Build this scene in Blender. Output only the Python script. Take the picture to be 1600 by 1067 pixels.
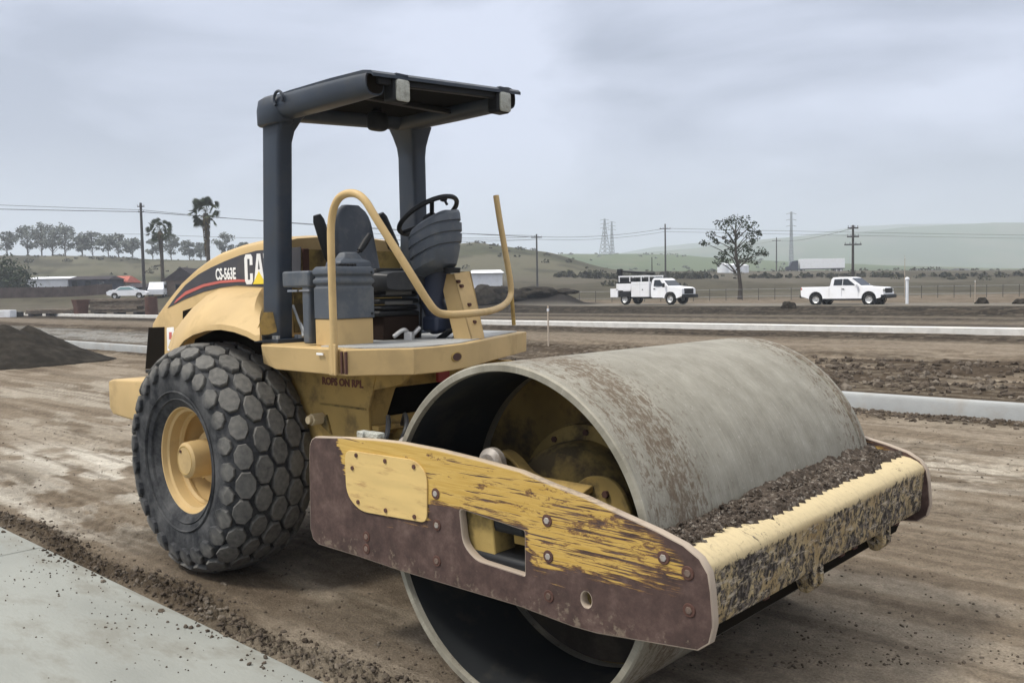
import bpy, bmesh, math, random
import numpy as np
from mathutils import Vector, Matrix, Euler, noise as mnoise
random.seed(7); rng = np.random.default_rng(7)
R = math.radians
for o in list(bpy.data.objects): bpy.data.objects.remove(o)
S = bpy.context.scene
COL = S.collection

# ------------------------------------------------------------------ camera
CAM = Vector((2.60824461, -3.8235794, 1.83884187))
FPX = 1396.5157508                     # focal length in pixels of the 1600 px wide photograph
FW = Vector((-0.67701466, 0.7336314, -0.05861845)); RT = Vector((0.73547459, 0.67733051, -0.01733494)); UP = RT.cross(FW)
FW.normalize(); RT = FW.cross(UP).normalized(); UP = RT.cross(FW).normalized()
cd = bpy.data.cameras.new('camera'); cam = bpy.data.objects.new('camera', cd); COL.objects.link(cam)
cam.matrix_world = Matrix(((RT.x, UP.x, -FW.x, CAM.x), (RT.y, UP.y, -FW.y, CAM.y), (RT.z, UP.z, -FW.z, CAM.z), (0, 0, 0, 1)))
cd.sensor_fit = 'HORIZONTAL'; cd.sensor_width = 36; cd.lens = 36 * FPX / 1600
cd.clip_start = 0.1; cd.clip_end = 20000
S.camera = cam
FH = Vector((FW.x, FW.y, 0)).normalized(); RH = Vector((FH.y, -FH.x, 0))

def ray(u, v): return FW + RT * ((u - 800) / FPX) - UP * ((v - 533.5) / FPX)
def on_x(u, v, X): d = ray(u, v); return CAM + d * ((X - CAM.x) / d.x)
def on_y(u, v, Y): d = ray(u, v); return CAM + d * ((Y - CAM.y) / d.y)
def on_z(u, v, Z): d = ray(u, v); return CAM + d * ((Z - CAM.z) / d.z)
def far(u, d, z=0.0):                   # a point at distance d ahead, on the bearing of column u
    p = CAM + FH * d + RH * (d * (u - 800) / FPX); return Vector((p.x, p.y, z))
def far_z(u, v, d): q = ray(u, v); k = d / (q.x * FH.x + q.y * FH.y); return CAM.z + q.z * k

# ------------------------------------------------------------------ world, sun, exposure
SUN_EL, SUN_AZ = R(56), R(238)          # azimuth as compass-free angle from +x towards +y
w = bpy.data.worlds.new('World'); S.world = w; w.use_nodes = True
nt = w.node_tree; nt.nodes.clear()
def N(t, ty, **k):
    n = t.nodes.new(ty)
    for a, b in k.items(): setattr(n, a, b)
    return n
out = N(nt, 'ShaderNodeOutputWorld'); bg = N(nt, 'ShaderNodeBackground')
sky = N(nt, 'ShaderNodeTexSky'); sky.sky_type = 'NISHITA'; sky.sun_disc = False
sky.sun_elevation = SUN_EL; sky.sun_rotation = R(90) - SUN_AZ; sky.dust_density = 3
tc = N(nt, 'ShaderNodeTexCoord'); sep = N(nt, 'ShaderNodeSeparateXYZ'); nt.links.new(tc.outputs['Generated'], sep.inputs[0])
mp = N(nt, 'ShaderNodeMapping'); mp.inputs['Scale'].default_value = (1.0, 1.0, 3.0); nt.links.new(tc.outputs['Generated'], mp.inputs[0])
nz = N(nt, 'ShaderNodeTexNoise'); nz.inputs['Scale'].default_value = 2.1; nz.inputs['Detail'].default_value = 6; nz.inputs['Roughness'].default_value = .52; nz.inputs['Distortion'].default_value = .5; mp.inputs['Location'].default_value = (.35, 1.9, .6)
nt.links.new(mp.outputs[0], nz.inputs[0])
cr = N(nt, 'ShaderNodeValToRGB'); cr.color_ramp.elements[0].position = .40; cr.color_ramp.elements[0].color = (2.5, 2.8, 3.5, 1)
cr.color_ramp.elements[1].position = .60; cr.color_ramp.elements[1].color = (4.3, 4.65, 5.6, 1)
nt.links.new(nz.outputs[0], cr.inputs[0])
hz = N(nt, 'ShaderNodeValToRGB'); hz.color_ramp.elements[0].position = 0.0; hz.color_ramp.elements[0].color = (1, 1, 1, 1)
hz.color_ramp.elements[1].position = .16; hz.color_ramp.elements[1].color = (0, 0, 0, 1); nt.links.new(sep.outputs[2], hz.inputs[0])
mh = N(nt, 'ShaderNodeMix', data_type='RGBA'); nt.links.new(hz.outputs[0], mh.inputs[0]); nt.links.new(cr.outputs[0], mh.inputs[6]); mh.inputs[7].default_value = (4.15, 4.5, 5.15, 1)
zn = N(nt, 'ShaderNodeMapRange'); nt.links.new(sep.outputs[2], zn.inputs[0]); zn.inputs[1].default_value = .40; zn.inputs[2].default_value = .9
mzn = N(nt, 'ShaderNodeMix', data_type='RGBA'); nt.links.new(zn.outputs[0], mzn.inputs[0]); nt.links.new(mh.outputs[2], mzn.inputs[6]); mzn.inputs[7].default_value = (12.0, 11.8, 11.4, 1)
ms = N(nt, 'ShaderNodeMix', data_type='RGBA'); ms.inputs[0].default_value = .94
nt.links.new(sky.outputs[0], ms.inputs[6]); nt.links.new(mzn.outputs[2], ms.inputs[7])
nt.links.new(ms.outputs[2], bg.inputs[0]); bg.inputs[1].default_value = 0.082
nt.links.new(bg.outputs[0], out.inputs[0])
sl = bpy.data.lights.new('sun', 'SUN'); sl.energy = 1.5; sl.angle = R(10); sl.color = (1, .95, .86)
so = bpy.data.objects.new('sun', sl); COL.objects.link(so)
sd = Vector((math.cos(SUN_EL) * math.cos(SUN_AZ), math.cos(SUN_EL) * math.sin(SUN_AZ), math.sin(SUN_EL)))
so.rotation_euler = sd.to_track_quat('Z', 'Y').to_euler(); so.location = (0, 0, 30)
S.view_settings.view_transform = 'Standard'; S.view_settings.look = 'None'; S.view_settings.exposure = 1.08; S.view_settings.gamma = 1
S.render.engine = 'CYCLES'; S.cycles.volume_bounces = 1; S.cycles.max_bounces = 6

# ------------------------------------------------------------------ materials
MATS = {}
def mat(name, col, rough=.7, metal=0.0, dirt=None, dirt_amt=.5, dscale=6.0, var=.12, vscale=3.0, bump=.0, bscale=40.0, stretch=None, spec=None, edge=None, detail=8, thr=.5):
    """painted / natural surface: base colour with tone drift, dirt patches of their own shape, fine relief"""
    if name in MATS: return MATS[name]
    if spec is None: spec = .4 if rough < .72 else .08
    edge = None
    m = bpy.data.materials.new(name); m.use_nodes = True; t = m.node_tree; b = t.nodes['Principled BSDF']
    L = t.links.new
    c = N(t, 'ShaderNodeTexCoord'); mpn = N(t, 'ShaderNodeMapping'); L(c.outputs['Object'], mpn.inputs[0])
    if stretch: mpn.inputs['Scale'].default_value = stretch
    n1 = N(t, 'ShaderNodeTexNoise'); n1.inputs['Scale'].default_value = vscale; n1.inputs['Detail'].default_value = 4; L(mpn.outputs[0], n1.inputs[0])
    mr = N(t, 'ShaderNodeMapRange'); L(n1.outputs[0], mr.inputs[0]); mr.inputs[1].default_value = .3; mr.inputs[2].default_value = .7
    mr.inputs[3].default_value = 1 - var; mr.inputs[4].default_value = 1 + var
    mx = N(t, 'ShaderNodeVectorMath', operation='SCALE'); mx.inputs[0].default_value = col[:3]; L(mr.outputs[0], mx.inputs['Scale'])
    last = mx.outputs[0]
    rl = None
    if dirt:
        n2 = N(t, 'ShaderNodeTexNoise'); n2.inputs['Scale'].default_value = dscale; n2.inputs['Detail'].default_value = detail; n2.inputs['Roughness'].default_value = .65; L(mpn.outputs[0], n2.inputs[0])
        r2 = N(t, 'ShaderNodeMapRange'); L(n2.outputs[0], r2.inputs[0]); r2.inputs[1].default_value = thr; r2.inputs[2].default_value = thr + .14
        r2.inputs[3].default_value = 0; r2.inputs[4].default_value = dirt_amt
        mm = N(t, 'ShaderNodeMix', data_type='RGBA'); L(r2.outputs[0], mm.inputs[0]); L(last, mm.inputs[6]); mm.inputs[7].default_value = (*dirt[:3], 1)
        last = mm.outputs[2]
        rr = N(t, 'ShaderNodeMapRange'); L(r2.outputs[0], rr.inputs[0]); rr.inputs[3].default_value = rough; rr.inputs[4].default_value = .92
        L(rr.outputs[0], b.inputs['Roughness'])
    else: b.inputs['Roughness'].default_value = rough
    if edge:
        g = N(t, 'ShaderNodeNewGeometry'); er = N(t, 'ShaderNodeMapRange'); L(g.outputs['Pointiness'], er.inputs[0])
        er.inputs[1].default_value = .53; er.inputs[2].default_value = .6
        m3 = N(t, 'ShaderNodeMix', data_type='RGBA'); L(er.outputs[0], m3.inputs[0]); L(last, m3.inputs[6]); m3.inputs[7].default_value = (*edge[:3], 1); last = m3.outputs[2]
    L(last, b.inputs['Base Color'])
    b.inputs['Metallic'].default_value = metal; b.inputs['Specular IOR Level'].default_value = spec
    if bump:
        n3 = N(t, 'ShaderNodeTexNoise'); n3.inputs['Scale'].default_value = bscale; n3.inputs['Detail'].default_value = 5; L(mpn.outputs[0], n3.inputs[0])
        bp = N(t, 'ShaderNodeBump'); bp.inputs['Strength'].default_value = bump; bp.inputs['Distance'].default_value = .02; L(n3.outputs[0], bp.inputs['Height']); L(bp.outputs[0], b.inputs['Normal'])
    MATS[name] = m; return m

YEL = (.49, .345, .158); DIRT = (.20, .155, .105)
m_yel = mat('yellow paint', YEL, .55, dirt=(.33, .24, .12), dirt_amt=.5, dscale=3.5, var=.08, bump=.05, bscale=25, edge=(.68, .55, .33), thr=.52)
m_yel2 = mat('dusty yellow paint', (.40, .275, .095), .75, spec=.25, dirt=(.15, .11, .055), dirt_amt=.75, dscale=5, var=.15, bump=.15, bscale=30)
m_yeld = mat('grimy yellow paint', (.30, .215, .075), .8, dirt=(.07, .055, .035), dirt_amt=.9, dscale=4, var=.25, spec=.2, bump=.2, bscale=22, thr=.47)
m_navy = mat('dark blue grey paint', (.022, .031, .046), .42, dirt=(.07, .07, .07), dirt_amt=.35, dscale=5, var=.15, spec=.4)
m_navyd = m_navy
m_blk = mat('black plastic', (.010, .011, .013), .55, var=.2, spec=.3)
m_shade_lining = mat('shade black lining', (.007, .007, .007), .95, spec=.05)  # shade under the canopy put into a near-black colour
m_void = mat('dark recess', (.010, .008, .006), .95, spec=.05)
m_gry = mat('dark grey plastic', (.068, .08, .098), .5, dirt=(.18, .18, .17), dirt_amt=.35, dscale=8, var=.1, bump=.05, bscale=60)
m_gryl = mat('light grey plastic', (.17, .19, .225), .55, dirt=(.22, .21, .2), dirt_amt=.4, dscale=8)
m_vinyl = mat('grey vinyl', (.06, .07, .085), .5, dirt=(.17, .17, .175), dirt_amt=.5, dscale=9, bump=.2, bscale=20, spec=.5)
m_mat = mat('worn deck plate', (.36, .37, .37), .6, dirt=(.24, .22, .19), dirt_amt=.6, dscale=7, metal=.1)
m_steel = mat('bare steel', (.36, .33, .30), .55, metal=.25, dirt=DIRT, dirt_amt=.6, dscale=20)
m_rust = mat('rust', (.10, .055, .045), .85, dirt=(.05, .03, .025), dscale=12)
m_bolt = mat('dirty bolt steel', (.16, .12, .10), .8, dirt=(.06, .04, .03), dirt_amt=.7, dscale=30)
m_maroon = mat('maroon primer', (.085, .05, .048), .6, dirt=(.05, .035, .035), dscale=8)
m_lens = mat('lamp glass', (.40, .41, .37), .3, dirt=(.20, .20, .17), dirt_amt=.8, dscale=14, spec=.5, bump=.6, bscale=90)
m_red = mat('red strip', (.48, .12, .10), .6)
m_dec = mat('black decal film', (.045, .045, .055), .5, dirt=(.09, .085, .085), dirt_amt=.5, dscale=7)
m_wht = mat('white letters', (.78, .78, .77), .5)
m_tri = mat('yellow letters', (.80, .62, .05), .5)
m_conc = mat('concrete', (.275, .285, .265), .9, dirt=(.20, .195, .17), dirt_amt=.7, dscale=3.2, var=.14, vscale=1.6, bump=.12, bscale=45, spec=.2, stretch=(.5, 1.3, 1))
m_truck = mat('white car paint', (.80, .81, .84), .3, dirt=(.62, .60, .56), dirt_amt=.3, dscale=1.5, var=.03, spec=.5)
m_glass = mat('dark glass', (.012, .016, .022), .08, spec=.7)
m_rub = mat('car tyre rubber', (.02, .02, .02), .85)
m_chr = mat('light alloy', (.5, .5, .5), .35, metal=.5)
m_pole = mat('weathered wood', (.062, .058, .058), .9, var=.2)
m_galv = mat('galvanised steel', (.30, .32, .34), .6, metal=.3)
m_bark = mat('bark', (.075, .065, .055), .95, var=.25, vscale=2)
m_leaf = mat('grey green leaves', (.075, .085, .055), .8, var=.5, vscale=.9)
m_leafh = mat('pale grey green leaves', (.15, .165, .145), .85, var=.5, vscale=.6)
m_leaf2 = mat('dark green leaves', (.035, .048, .028), .8, var=.45, vscale=1.5)
m_leaf3 = mat('brush leaves', (.055, .055, .035), .9, var=.45, vscale=1.5)
m_palm = mat('palm fronds', (.04, .055, .026), .7, var=.5, vscale=2.5)
m_palmd = mat('dry palm skirt', (.11, .09, .055), .9, var=.4, vscale=3)
m_wallw = mat('white wall', (.68, .70, .74), .8, dirt=(.5, .5, .5), dscale=.6, var=.04)
m_walld = mat('dark wall', (.05, .055, .075), .8)
m_wallb = mat('brown wall', (.22, .17, .14), .9)
m_roofd = mat('dark roof', (.045, .04, .045), .9, var=.2)
m_roofr = mat('red roof', (.38, .12, .09), .85, var=.15)
m_fence = mat('brown fence', (.085, .065, .06), .95, var=.3, vscale=1.2)
m_teal = mat('blue green glass', (.16, .26, .27), .2)

def tyre_material():
    m = bpy.data.materials.new('dusty tyre rubber'); m.use_nodes = True; t = m.node_tree; b = t.nodes['Principled BSDF']; L = t.links.new
    c = N(t, 'ShaderNodeTexCoord')
    n = N(t, 'ShaderNodeTexNoise'); n.inputs['Scale'].default_value = 7; n.inputs['Detail'].default_value = 8; n.inputs['Roughness'].default_value = .7; L(c.outputs['Object'], n.inputs[0])
    r = N(t, 'ShaderNodeValToRGB'); r.color_ramp.elements[0].position = .35; r.color_ramp.elements[0].color = (.012, .014, .018, 1)
    r.color_ramp.elements[1].position = .68; r.color_ramp.elements[1].color = (.085, .086, .088, 1); L(n.outputs[0], r.inputs[0])
    at = N(t, 'ShaderNodeAttribute', attribute_name='dust'); mx = N(t, 'ShaderNodeMix', data_type='RGBA'); 
    n2 = N(t, 'ShaderNodeTexNoise'); n2.inputs['Scale'].default_value = 30; n2.inputs['Detail'].default_value = 4; L(c.outputs['Object'], n2.inputs[0])
    mu = N(t, 'ShaderNodeMath', operation='MULTIPLY'); L(at.outputs['Fac'], mu.inputs[0]); L(n2.outputs[0], mu.inputs[1])
    m2 = N(t, 'ShaderNodeMath', operation='MULTIPLY'); L(mu.outputs[0], m2.inputs[0]); m2.inputs[1].default_value = 1.5; m2.use_clamp = True
    L(m2.outputs[0], mx.inputs[0]); L(r.outputs[0], mx.inputs[6]); mx.inputs[7].default_value = (.155, .15, .138, 1)
    L(mx.outputs[2], b.inputs['Base Color']); b.inputs['Roughness'].default_value = .85; b.inputs['Specular IOR Level'].default_value = .25
    bp = N(t, 'ShaderNodeBump'); bp.inputs['Strength'].default_value = .3; bp.inputs['Distance'].default_value = .01; L(n2.outputs[0], bp.inputs['Height']); L(bp.outputs[0], b.inputs['Normal'])
    return m
m_tyre = tyre_material()

def plate_material():
    """yellow paint scraped off a maroon primer in long streaks along the plate"""
    m = bpy.data.materials.new('scraped yellow over maroon'); m.use_nodes = True; t = m.node_tree; b = t.nodes['Principled BSDF']; L = t.links.new
    c = N(t, 'ShaderNodeTexCoord'); s = N(t, 'ShaderNodeSeparateXYZ'); L(c.outputs['Object'], s.inputs[0])
    def mathn(op, a, bb=None, clamp=False):
        n = N(t, 'ShaderNodeMath', operation=op); n.use_clamp = clamp
        for i, q in enumerate((a, bb)):
            if q is None: continue
            if isinstance(q, (int, float)): n.inputs[i].default_value = q
            else: L(q, n.inputs[i])
        return n.outputs[0]
    def curve(pts, lo=-1.4, hi=1.2):
        xr = mathn('DIVIDE', mathn('SUBTRACT', s.outputs[0], lo), hi - lo)
        fc = N(t, 'ShaderNodeFloatCurve'); cv = fc.mapping.curves[0]
        for i, (x, y) in enumerate(pts):
            q = ((x - lo) / (hi - lo), y)
            if i < 2: cv.points[i if i == 0 else -1].location = q
            else: cv.points.new(*q)
        fc.mapping.update(); L(xr, fc.inputs['Value']); return fc.outputs[0]
    lower = mathn('MULTIPLY', curve([(-1.4, .85), (1.2, .95), (-1.16, .83), (-1.08, .72), (-1.02, .62), (-.98, .55), (-.42, .54), (-.38, .585), (-.2, .59), (.1, .575), (.19, .54), (.24, .47), (.5, .485), (.8, .508), (.93, .52), (.97, .64)]), 1.5)
    upper = curve([(-1.4, .99), (1.2, .45), (-1.12, .99), (-1.0, .99), (.5, .98), (.62, .74), (.70, .665), (.76, .66), (.85, .63), (.93, .595), (.98, .50)])
    mp1 = N(t, 'ShaderNodeMapping'); mp1.inputs['Scale'].default_value = (1.6, 1, 26); mp1.inputs['Rotation'].default_value = (0, R(-3), 0); L(c.outputs['Object'], mp1.inputs[0])
    n1 = N(t, 'ShaderNodeTexNoise'); n1.inputs['Scale'].default_value = 1.6; n1.inputs['Detail'].default_value = 9; n1.inputs['Roughness'].default_value = .72; L(mp1.outputs[0], n1.inputs[0])
    nn = mathn('MULTIPLY', mathn('SUBTRACT', n1.outputs[0], .5), .50)
    mpb = N(t, 'ShaderNodeMapping'); mpb.inputs['Scale'].default_value = (.8, 1, 9); L(c.outputs['Object'], mpb.inputs[0])
    nb = N(t, 'ShaderNodeTexNoise'); nb.inputs['Scale'].default_value = 2.2; nb.inputs['Detail'].default_value = 3; L(mpb.outputs[0], nb.inputs[0])
    nn2 = mathn('MULTIPLY', mathn('SUBTRACT', nb.outputs[0], .5), .16)
    z = mathn('ADD', mathn('ADD', s.outputs[2], nn), nn2)
    k = 38
    a1 = mathn('MULTIPLY', mathn('SUBTRACT', z, lower), k, True); a2 = mathn('MULTIPLY', mathn('SUBTRACT', mathn('MULTIPLY', upper, 1.5), mathn('ADD', mathn('MULTIPLY', mathn('ABSOLUTE', nn), 1.4), s.outputs[2])), k, True)
    mask = mathn('MULTIPLY', a1, a2, True)
    # thin scratches inside the painted zone, growing towards the front
    mps = N(t, 'ShaderNodeMapping'); mps.inputs['Scale'].default_value = (1.1, 1, 34); mps.inputs['Rotation'].default_value = (0, R(-4), 0); L(c.outputs['Object'], mps.inputs[0])
    n3 = N(t, 'ShaderNodeTexNoise'); n3.inputs['Scale'].default_value = 2.6; n3.inputs['Detail'].default_value = 7; n3.inputs['Roughness'].default_value = .62; L(mps.outputs[0], n3.inputs[0])
    th = N(t, 'ShaderNodeMapRange'); L(s.outputs[0], th.inputs[0]); th.inputs[1].default_value = -.6; th.inputs[2].default_value = .95; th.inputs[3].default_value = .665; th.inputs[4].default_value = .535
    sc = mathn('MULTIPLY', mathn('SUBTRACT', th.outputs[0], n3.outputs[0]), 22, True)
    mask = mathn('MULTIPLY', mask, sc, True)
    nc = N(t, 'ShaderNodeTexNoise'); nc.inputs['Scale'].default_value = 13; nc.inputs['Detail'].default_value = 10; nc.inputs['Roughness'].default_value = .75; mpc = N(t, 'ShaderNodeMapping'); mpc.inputs['Scale'].default_value = (.55, 1, 1.5); L(c.outputs['Object'], mpc.inputs[0]); L(mpc.outputs[0], nc.inputs[0])
    tc_ = N(t, 'ShaderNodeMapRange'); L(s.outputs[0], tc_.inputs[0]); tc_.inputs[1].default_value = -1.0; tc_.inputs[2].default_value = .95; tc_.inputs[3].default_value = .71; tc_.inputs[4].default_value = .60
    mask = mathn('MULTIPLY', mask, mathn('MULTIPLY', mathn('SUBTRACT', tc_.outputs[0], nc.outputs[0]), 14, True), True)
    ng = N(t, 'ShaderNodeTexNoise'); ng.inputs['Scale'].default_value = 9; ng.inputs['Detail'].default_value = 10; ng.inputs['Roughness'].default_value = .7; L(c.outputs['Object'], ng.inputs[0])
    pr = N(t, 'ShaderNodeValToRGB'); e = pr.color_ramp.elements; e[0].position = .3; e[0].color = (.040, .027, .024, 1); e[1].position = .74; e[1].color = (.150, .104, .088, 1)
    x = e.new(.52); x.color = (.078, .050, .044, 1); L(ng.outputs[0], pr.inputs[0])
    yr = N(t, 'ShaderNodeValToRGB'); e = yr.color_ramp.elements; e[0].position = .3; e[0].color = (.40, .245, .05, 1); e[1].position = .7; e[1].color = (.60, .42, .14, 1); L(n3.outputs[0], yr.inputs[0])
    mx = N(t, 'ShaderNodeMix', data_type='RGBA'); L(mask, mx.inputs[0]); L(pr.outputs[0], mx.inputs[6]); L(yr.outputs[0], mx.inputs[7])
    # orange-brown fringe of worn paint
    fr = mathn('MULTIPLY', mathn('MULTIPLY', mask, mathn('SUBTRACT', 1, mask)), 3.2, True)
    m4 = N(t, 'ShaderNodeMix', data_type='RGBA'); L(fr, m4.inputs[0]); L(mx.outputs[2], m4.inputs[6]); m4.inputs[7].default_value = (.20, .10, .05, 1)
    # bare bright metal on the rim
    g = N(t, 'ShaderNodeNewGeometry'); er = N(t, 'ShaderNodeMapRange'); L(g.outputs['Pointiness'], er.inputs[0]); er.inputs[1].default_value = .52; er.inputs[2].default_value = .58
    ge = N(t, 'ShaderNodeSeparateXYZ'); L(g.outputs['Normal'], ge.inputs[0])
    rim = mathn('MAXIMUM', 0.0, mathn('MULTIPLY', mathn('SUBTRACT', mathn('ABSOLUTE', mathn('ADD', mathn('ABSOLUTE', ge.outputs[0]), mathn('ABSOLUTE', ge.outputs[2]))), .25), 4, True))
    m5 = N(t, 'ShaderNodeMix', data_type='RGBA'); L(mathn('MULTIPLY', rim, .85), m5.inputs[0]); L(m4.outputs[2], m5.inputs[6]); m5.inputs[7].default_value = (.42, .35, .28, 1)
    nm = N(t, 'ShaderNodeTexNoise'); nm.inputs['Scale'].default_value = 26; nm.inputs['Detail'].default_value = 8; nm.inputs['Roughness'].default_value = .75; L(c.outputs['Object'], nm.inputs[0])
    zl_ = N(t, 'ShaderNodeMapRange'); L(s.outputs[2], zl_.inputs[0]); zl_.inputs[1].default_value = .52; zl_.inputs[2].default_value = .66; zl_.inputs[3].default_value = .50; zl_.inputs[4].default_value = .66
    mk = mathn('MULTIPLY', mathn('SUBTRACT', nm.outputs[0], zl_.outputs[0]), 12, True)
    m6 = N(t, 'ShaderNodeMix', data_type='RGBA'); L(mathn('MULTIPLY', mk, .7), m6.inputs[0]); L(m5.outputs[2], m6.inputs[6]); m6.inputs[7].default_value = (.20, .16, .12, 1)
    L(m6.outputs[2], b.inputs['Base Color'])
    b.inputs['Specular IOR Level'].default_value = .18
    rg = N(t, 'ShaderNodeMapRange'); L(mask, rg.inputs[0]); rg.inputs[3].default_value = .62; rg.inputs[4].default_value = .7; L(rg.outputs[0], b.inputs['Roughness'])
    bp = N(t, 'ShaderNodeBump'); bp.inputs['Strength'].default_value = .6; bp.inputs['Distance'].default_value = .004; L(mathn('ADD', mask, mathn('MULTIPLY', ng.outputs[0], .8)), bp.inputs['Height']); L(bp.outputs[0], b.inputs['Normal'])
    return m
m_plate = plate_material()

def beam_material():
    """cream yellow front beam, its face chipped and caked with dark dried mud"""
    m = bpy.data.materials.new('chipped cream beam paint'); m.use_nodes = True; t = m.node_tree; b = t.nodes['Principled BSDF']; L = t.links.new
    c = N(t, 'ShaderNodeTexCoord'); s = N(t, 'ShaderNodeSeparateXYZ'); L(c.outputs['Object'], s.inputs[0])
    mp1 = N(t, 'ShaderNodeMapping'); mp1.inputs['Scale'].default_value = (1, 1.0, .8); mp1.inputs['Rotation'].default_value = (R(30), 0, 0); L(c.outputs['Object'], mp1.inputs[0])
    n1 = N(t, 'ShaderNodeTexNoise'); n1.inputs['Scale'].default_value = 24; n1.inputs['Detail'].default_value = 11; n1.inputs['Roughness'].default_value = .78; n1.inputs['Distortion'].default_value = .8; L(mp1.outputs[0], n1.inputs[0])
    n0 = N(t, 'ShaderNodeTexNoise'); n0.inputs['Scale'].default_value = 3.2; n0.inputs['Detail'].default_value = 3; L(c.outputs['Object'], n0.inputs[0])
    zz = N(t, 'ShaderNodeMapRange'); L(s.outputs[2], zz.inputs[0]); zz.inputs[1].default_value = .828; zz.inputs[2].default_value = .852; zz.inputs[3].default_value = .015; zz.inputs[4].default_value = -.13
    a = N(t, 'ShaderNodeMath', operation='ADD'); L(n1.outputs[0], a.inputs[0]); L(zz.outputs[0], a.inputs[1])
    a2 = N(t, 'ShaderNodeMath', operation='MULTIPLY_ADD'); L(n0.outputs[0], a2.inputs[0]); a2.inputs[1].default_value = .35; L(a.outputs[0], a2.inputs[2])
    r = N(t, 'ShaderNodeMapRange'); L(a2.outputs[0], r.inputs[0]); r.inputs[1].default_value = .650; r.inputs[2].default_value = .72
    yr = N(t, 'ShaderNodeValToRGB'); e = yr.color_ramp.elements; e[0].position = .35; e[0].color = (.27, .19, .09, 1); e[1].position = .65; e[1].color = (.46, .37, .21, 1); L(n0.outputs[0], yr.inputs[0])
    ztop = N(t, 'ShaderNodeMapRange'); L(s.outputs[2], ztop.inputs[0]); ztop.inputs[1].default_value = .825; ztop.inputs[2].default_value = .865
    tp = N(t, 'ShaderNodeMix', data_type='RGBA'); L(ztop.outputs[0], tp.inputs[0]); L(yr.outputs[0], tp.inputs[6]); tp.inputs[7].default_value = (.55, .45, .27, 1); n9 = N(t, 'ShaderNodeTexNoise'); n9.inputs['Scale'].default_value = 30; n9.inputs['Detail'].default_value = 9; n9.inputs['Roughness'].default_value = .8; mp9 = N(t, 'ShaderNodeMapping'); mp9.inputs['Rotation'].default_value = (0, 0, R(25)); mp9.inputs['Scale'].default_value = (.25, 1.3, 1); L(c.outputs['Object'], mp9.inputs[0]); L(mp9.outputs[0], n9.inputs[0]); r9 = N(t, 'ShaderNodeMapRange'); L(n9.outputs[0], r9.inputs[0]); r9.inputs[1].default_value = .50; r9.inputs[2].default_value = .70; r9.inputs[4].default_value = .55; tq = N(t, 'ShaderNodeMix', data_type='RGBA'); L(r9.outputs[0], tq.inputs[0]); L(tp.outputs[2], tq.inputs[6]); tq.inputs[7].default_value = (.30, .24, .165, 1); tp = tq
    dr = N(t, 'ShaderNodeValToRGB'); e = dr.color_ramp.elements; e[0].position = .45; e[0].color = (.022, .018, .016, 1); e[1].position = .66; e[1].color = (.15, .13, .115, 1)
    n5 = N(t, 'ShaderNodeTexNoise'); n5.inputs['Scale'].default_value = 45; n5.inputs['Detail'].default_value = 4; L(c.outputs['Object'], n5.inputs[0]); L(n5.outputs[0], dr.inputs[0])
    mx = N(t, 'ShaderNodeMix', data_type='RGBA'); L(r.outputs[0], mx.inputs[0]); L(tp.outputs[2], mx.inputs[6]); L(dr.outputs[0], mx.inputs[7])
    n7 = N(t, 'ShaderNodeTexNoise'); n7.inputs['Scale'].default_value = 34; n7.inputs['Detail'].default_value = 8; n7.inputs['Roughness'].default_value = .8; mp7 = N(t, 'ShaderNodeMapping'); mp7.inputs['Rotation'].default_value = (R(-35), 0, 0); mp7.inputs['Scale'].default_value = (1, .35, 1.4); L(c.outputs['Object'], mp7.inputs[0]); L(mp7.outputs[0], n7.inputs[0])
    r7 = N(t, 'ShaderNodeMapRange'); L(n7.outputs[0], r7.inputs[0]); r7.inputs[1].default_value = .54; r7.inputs[2].default_value = .60; z7 = N(t, 'ShaderNodeMapRange'); L(s.outputs[2], z7.inputs[0]); z7.inputs[1].default_value = .85; z7.inputs[2].default_value = .82; z7.inputs[3].default_value = 0; z7.inputs[4].default_value = .8; k7 = N(t, 'ShaderNodeMath', operation='MULTIPLY'); L(r7.outputs[0], k7.inputs[0]); L(z7.outputs[0], k7.inputs[1])
    m9 = N(t, 'ShaderNodeMix', data_type='RGBA'); L(k7.outputs[0], m9.inputs[0]); L(mx.outputs[2], m9.inputs[6]); m9.inputs[7].default_value = (.48, .42, .33, 1)
    L(m9.outputs[2], b.inputs['Base Color']); b.inputs['Roughness'].default_value = .78; b.inputs['Specular IOR Level'].default_value = .2
    bp = N(t, 'ShaderNodeBump'); bp.inputs['Strength'].default_value = .7; bp.inputs['Distance'].default_value = .008; L(a2.outputs[0], bp.inputs['Height']); L(bp.outputs[0], b.inputs['Normal'])
    return m
m_beam = beam_material()

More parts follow.
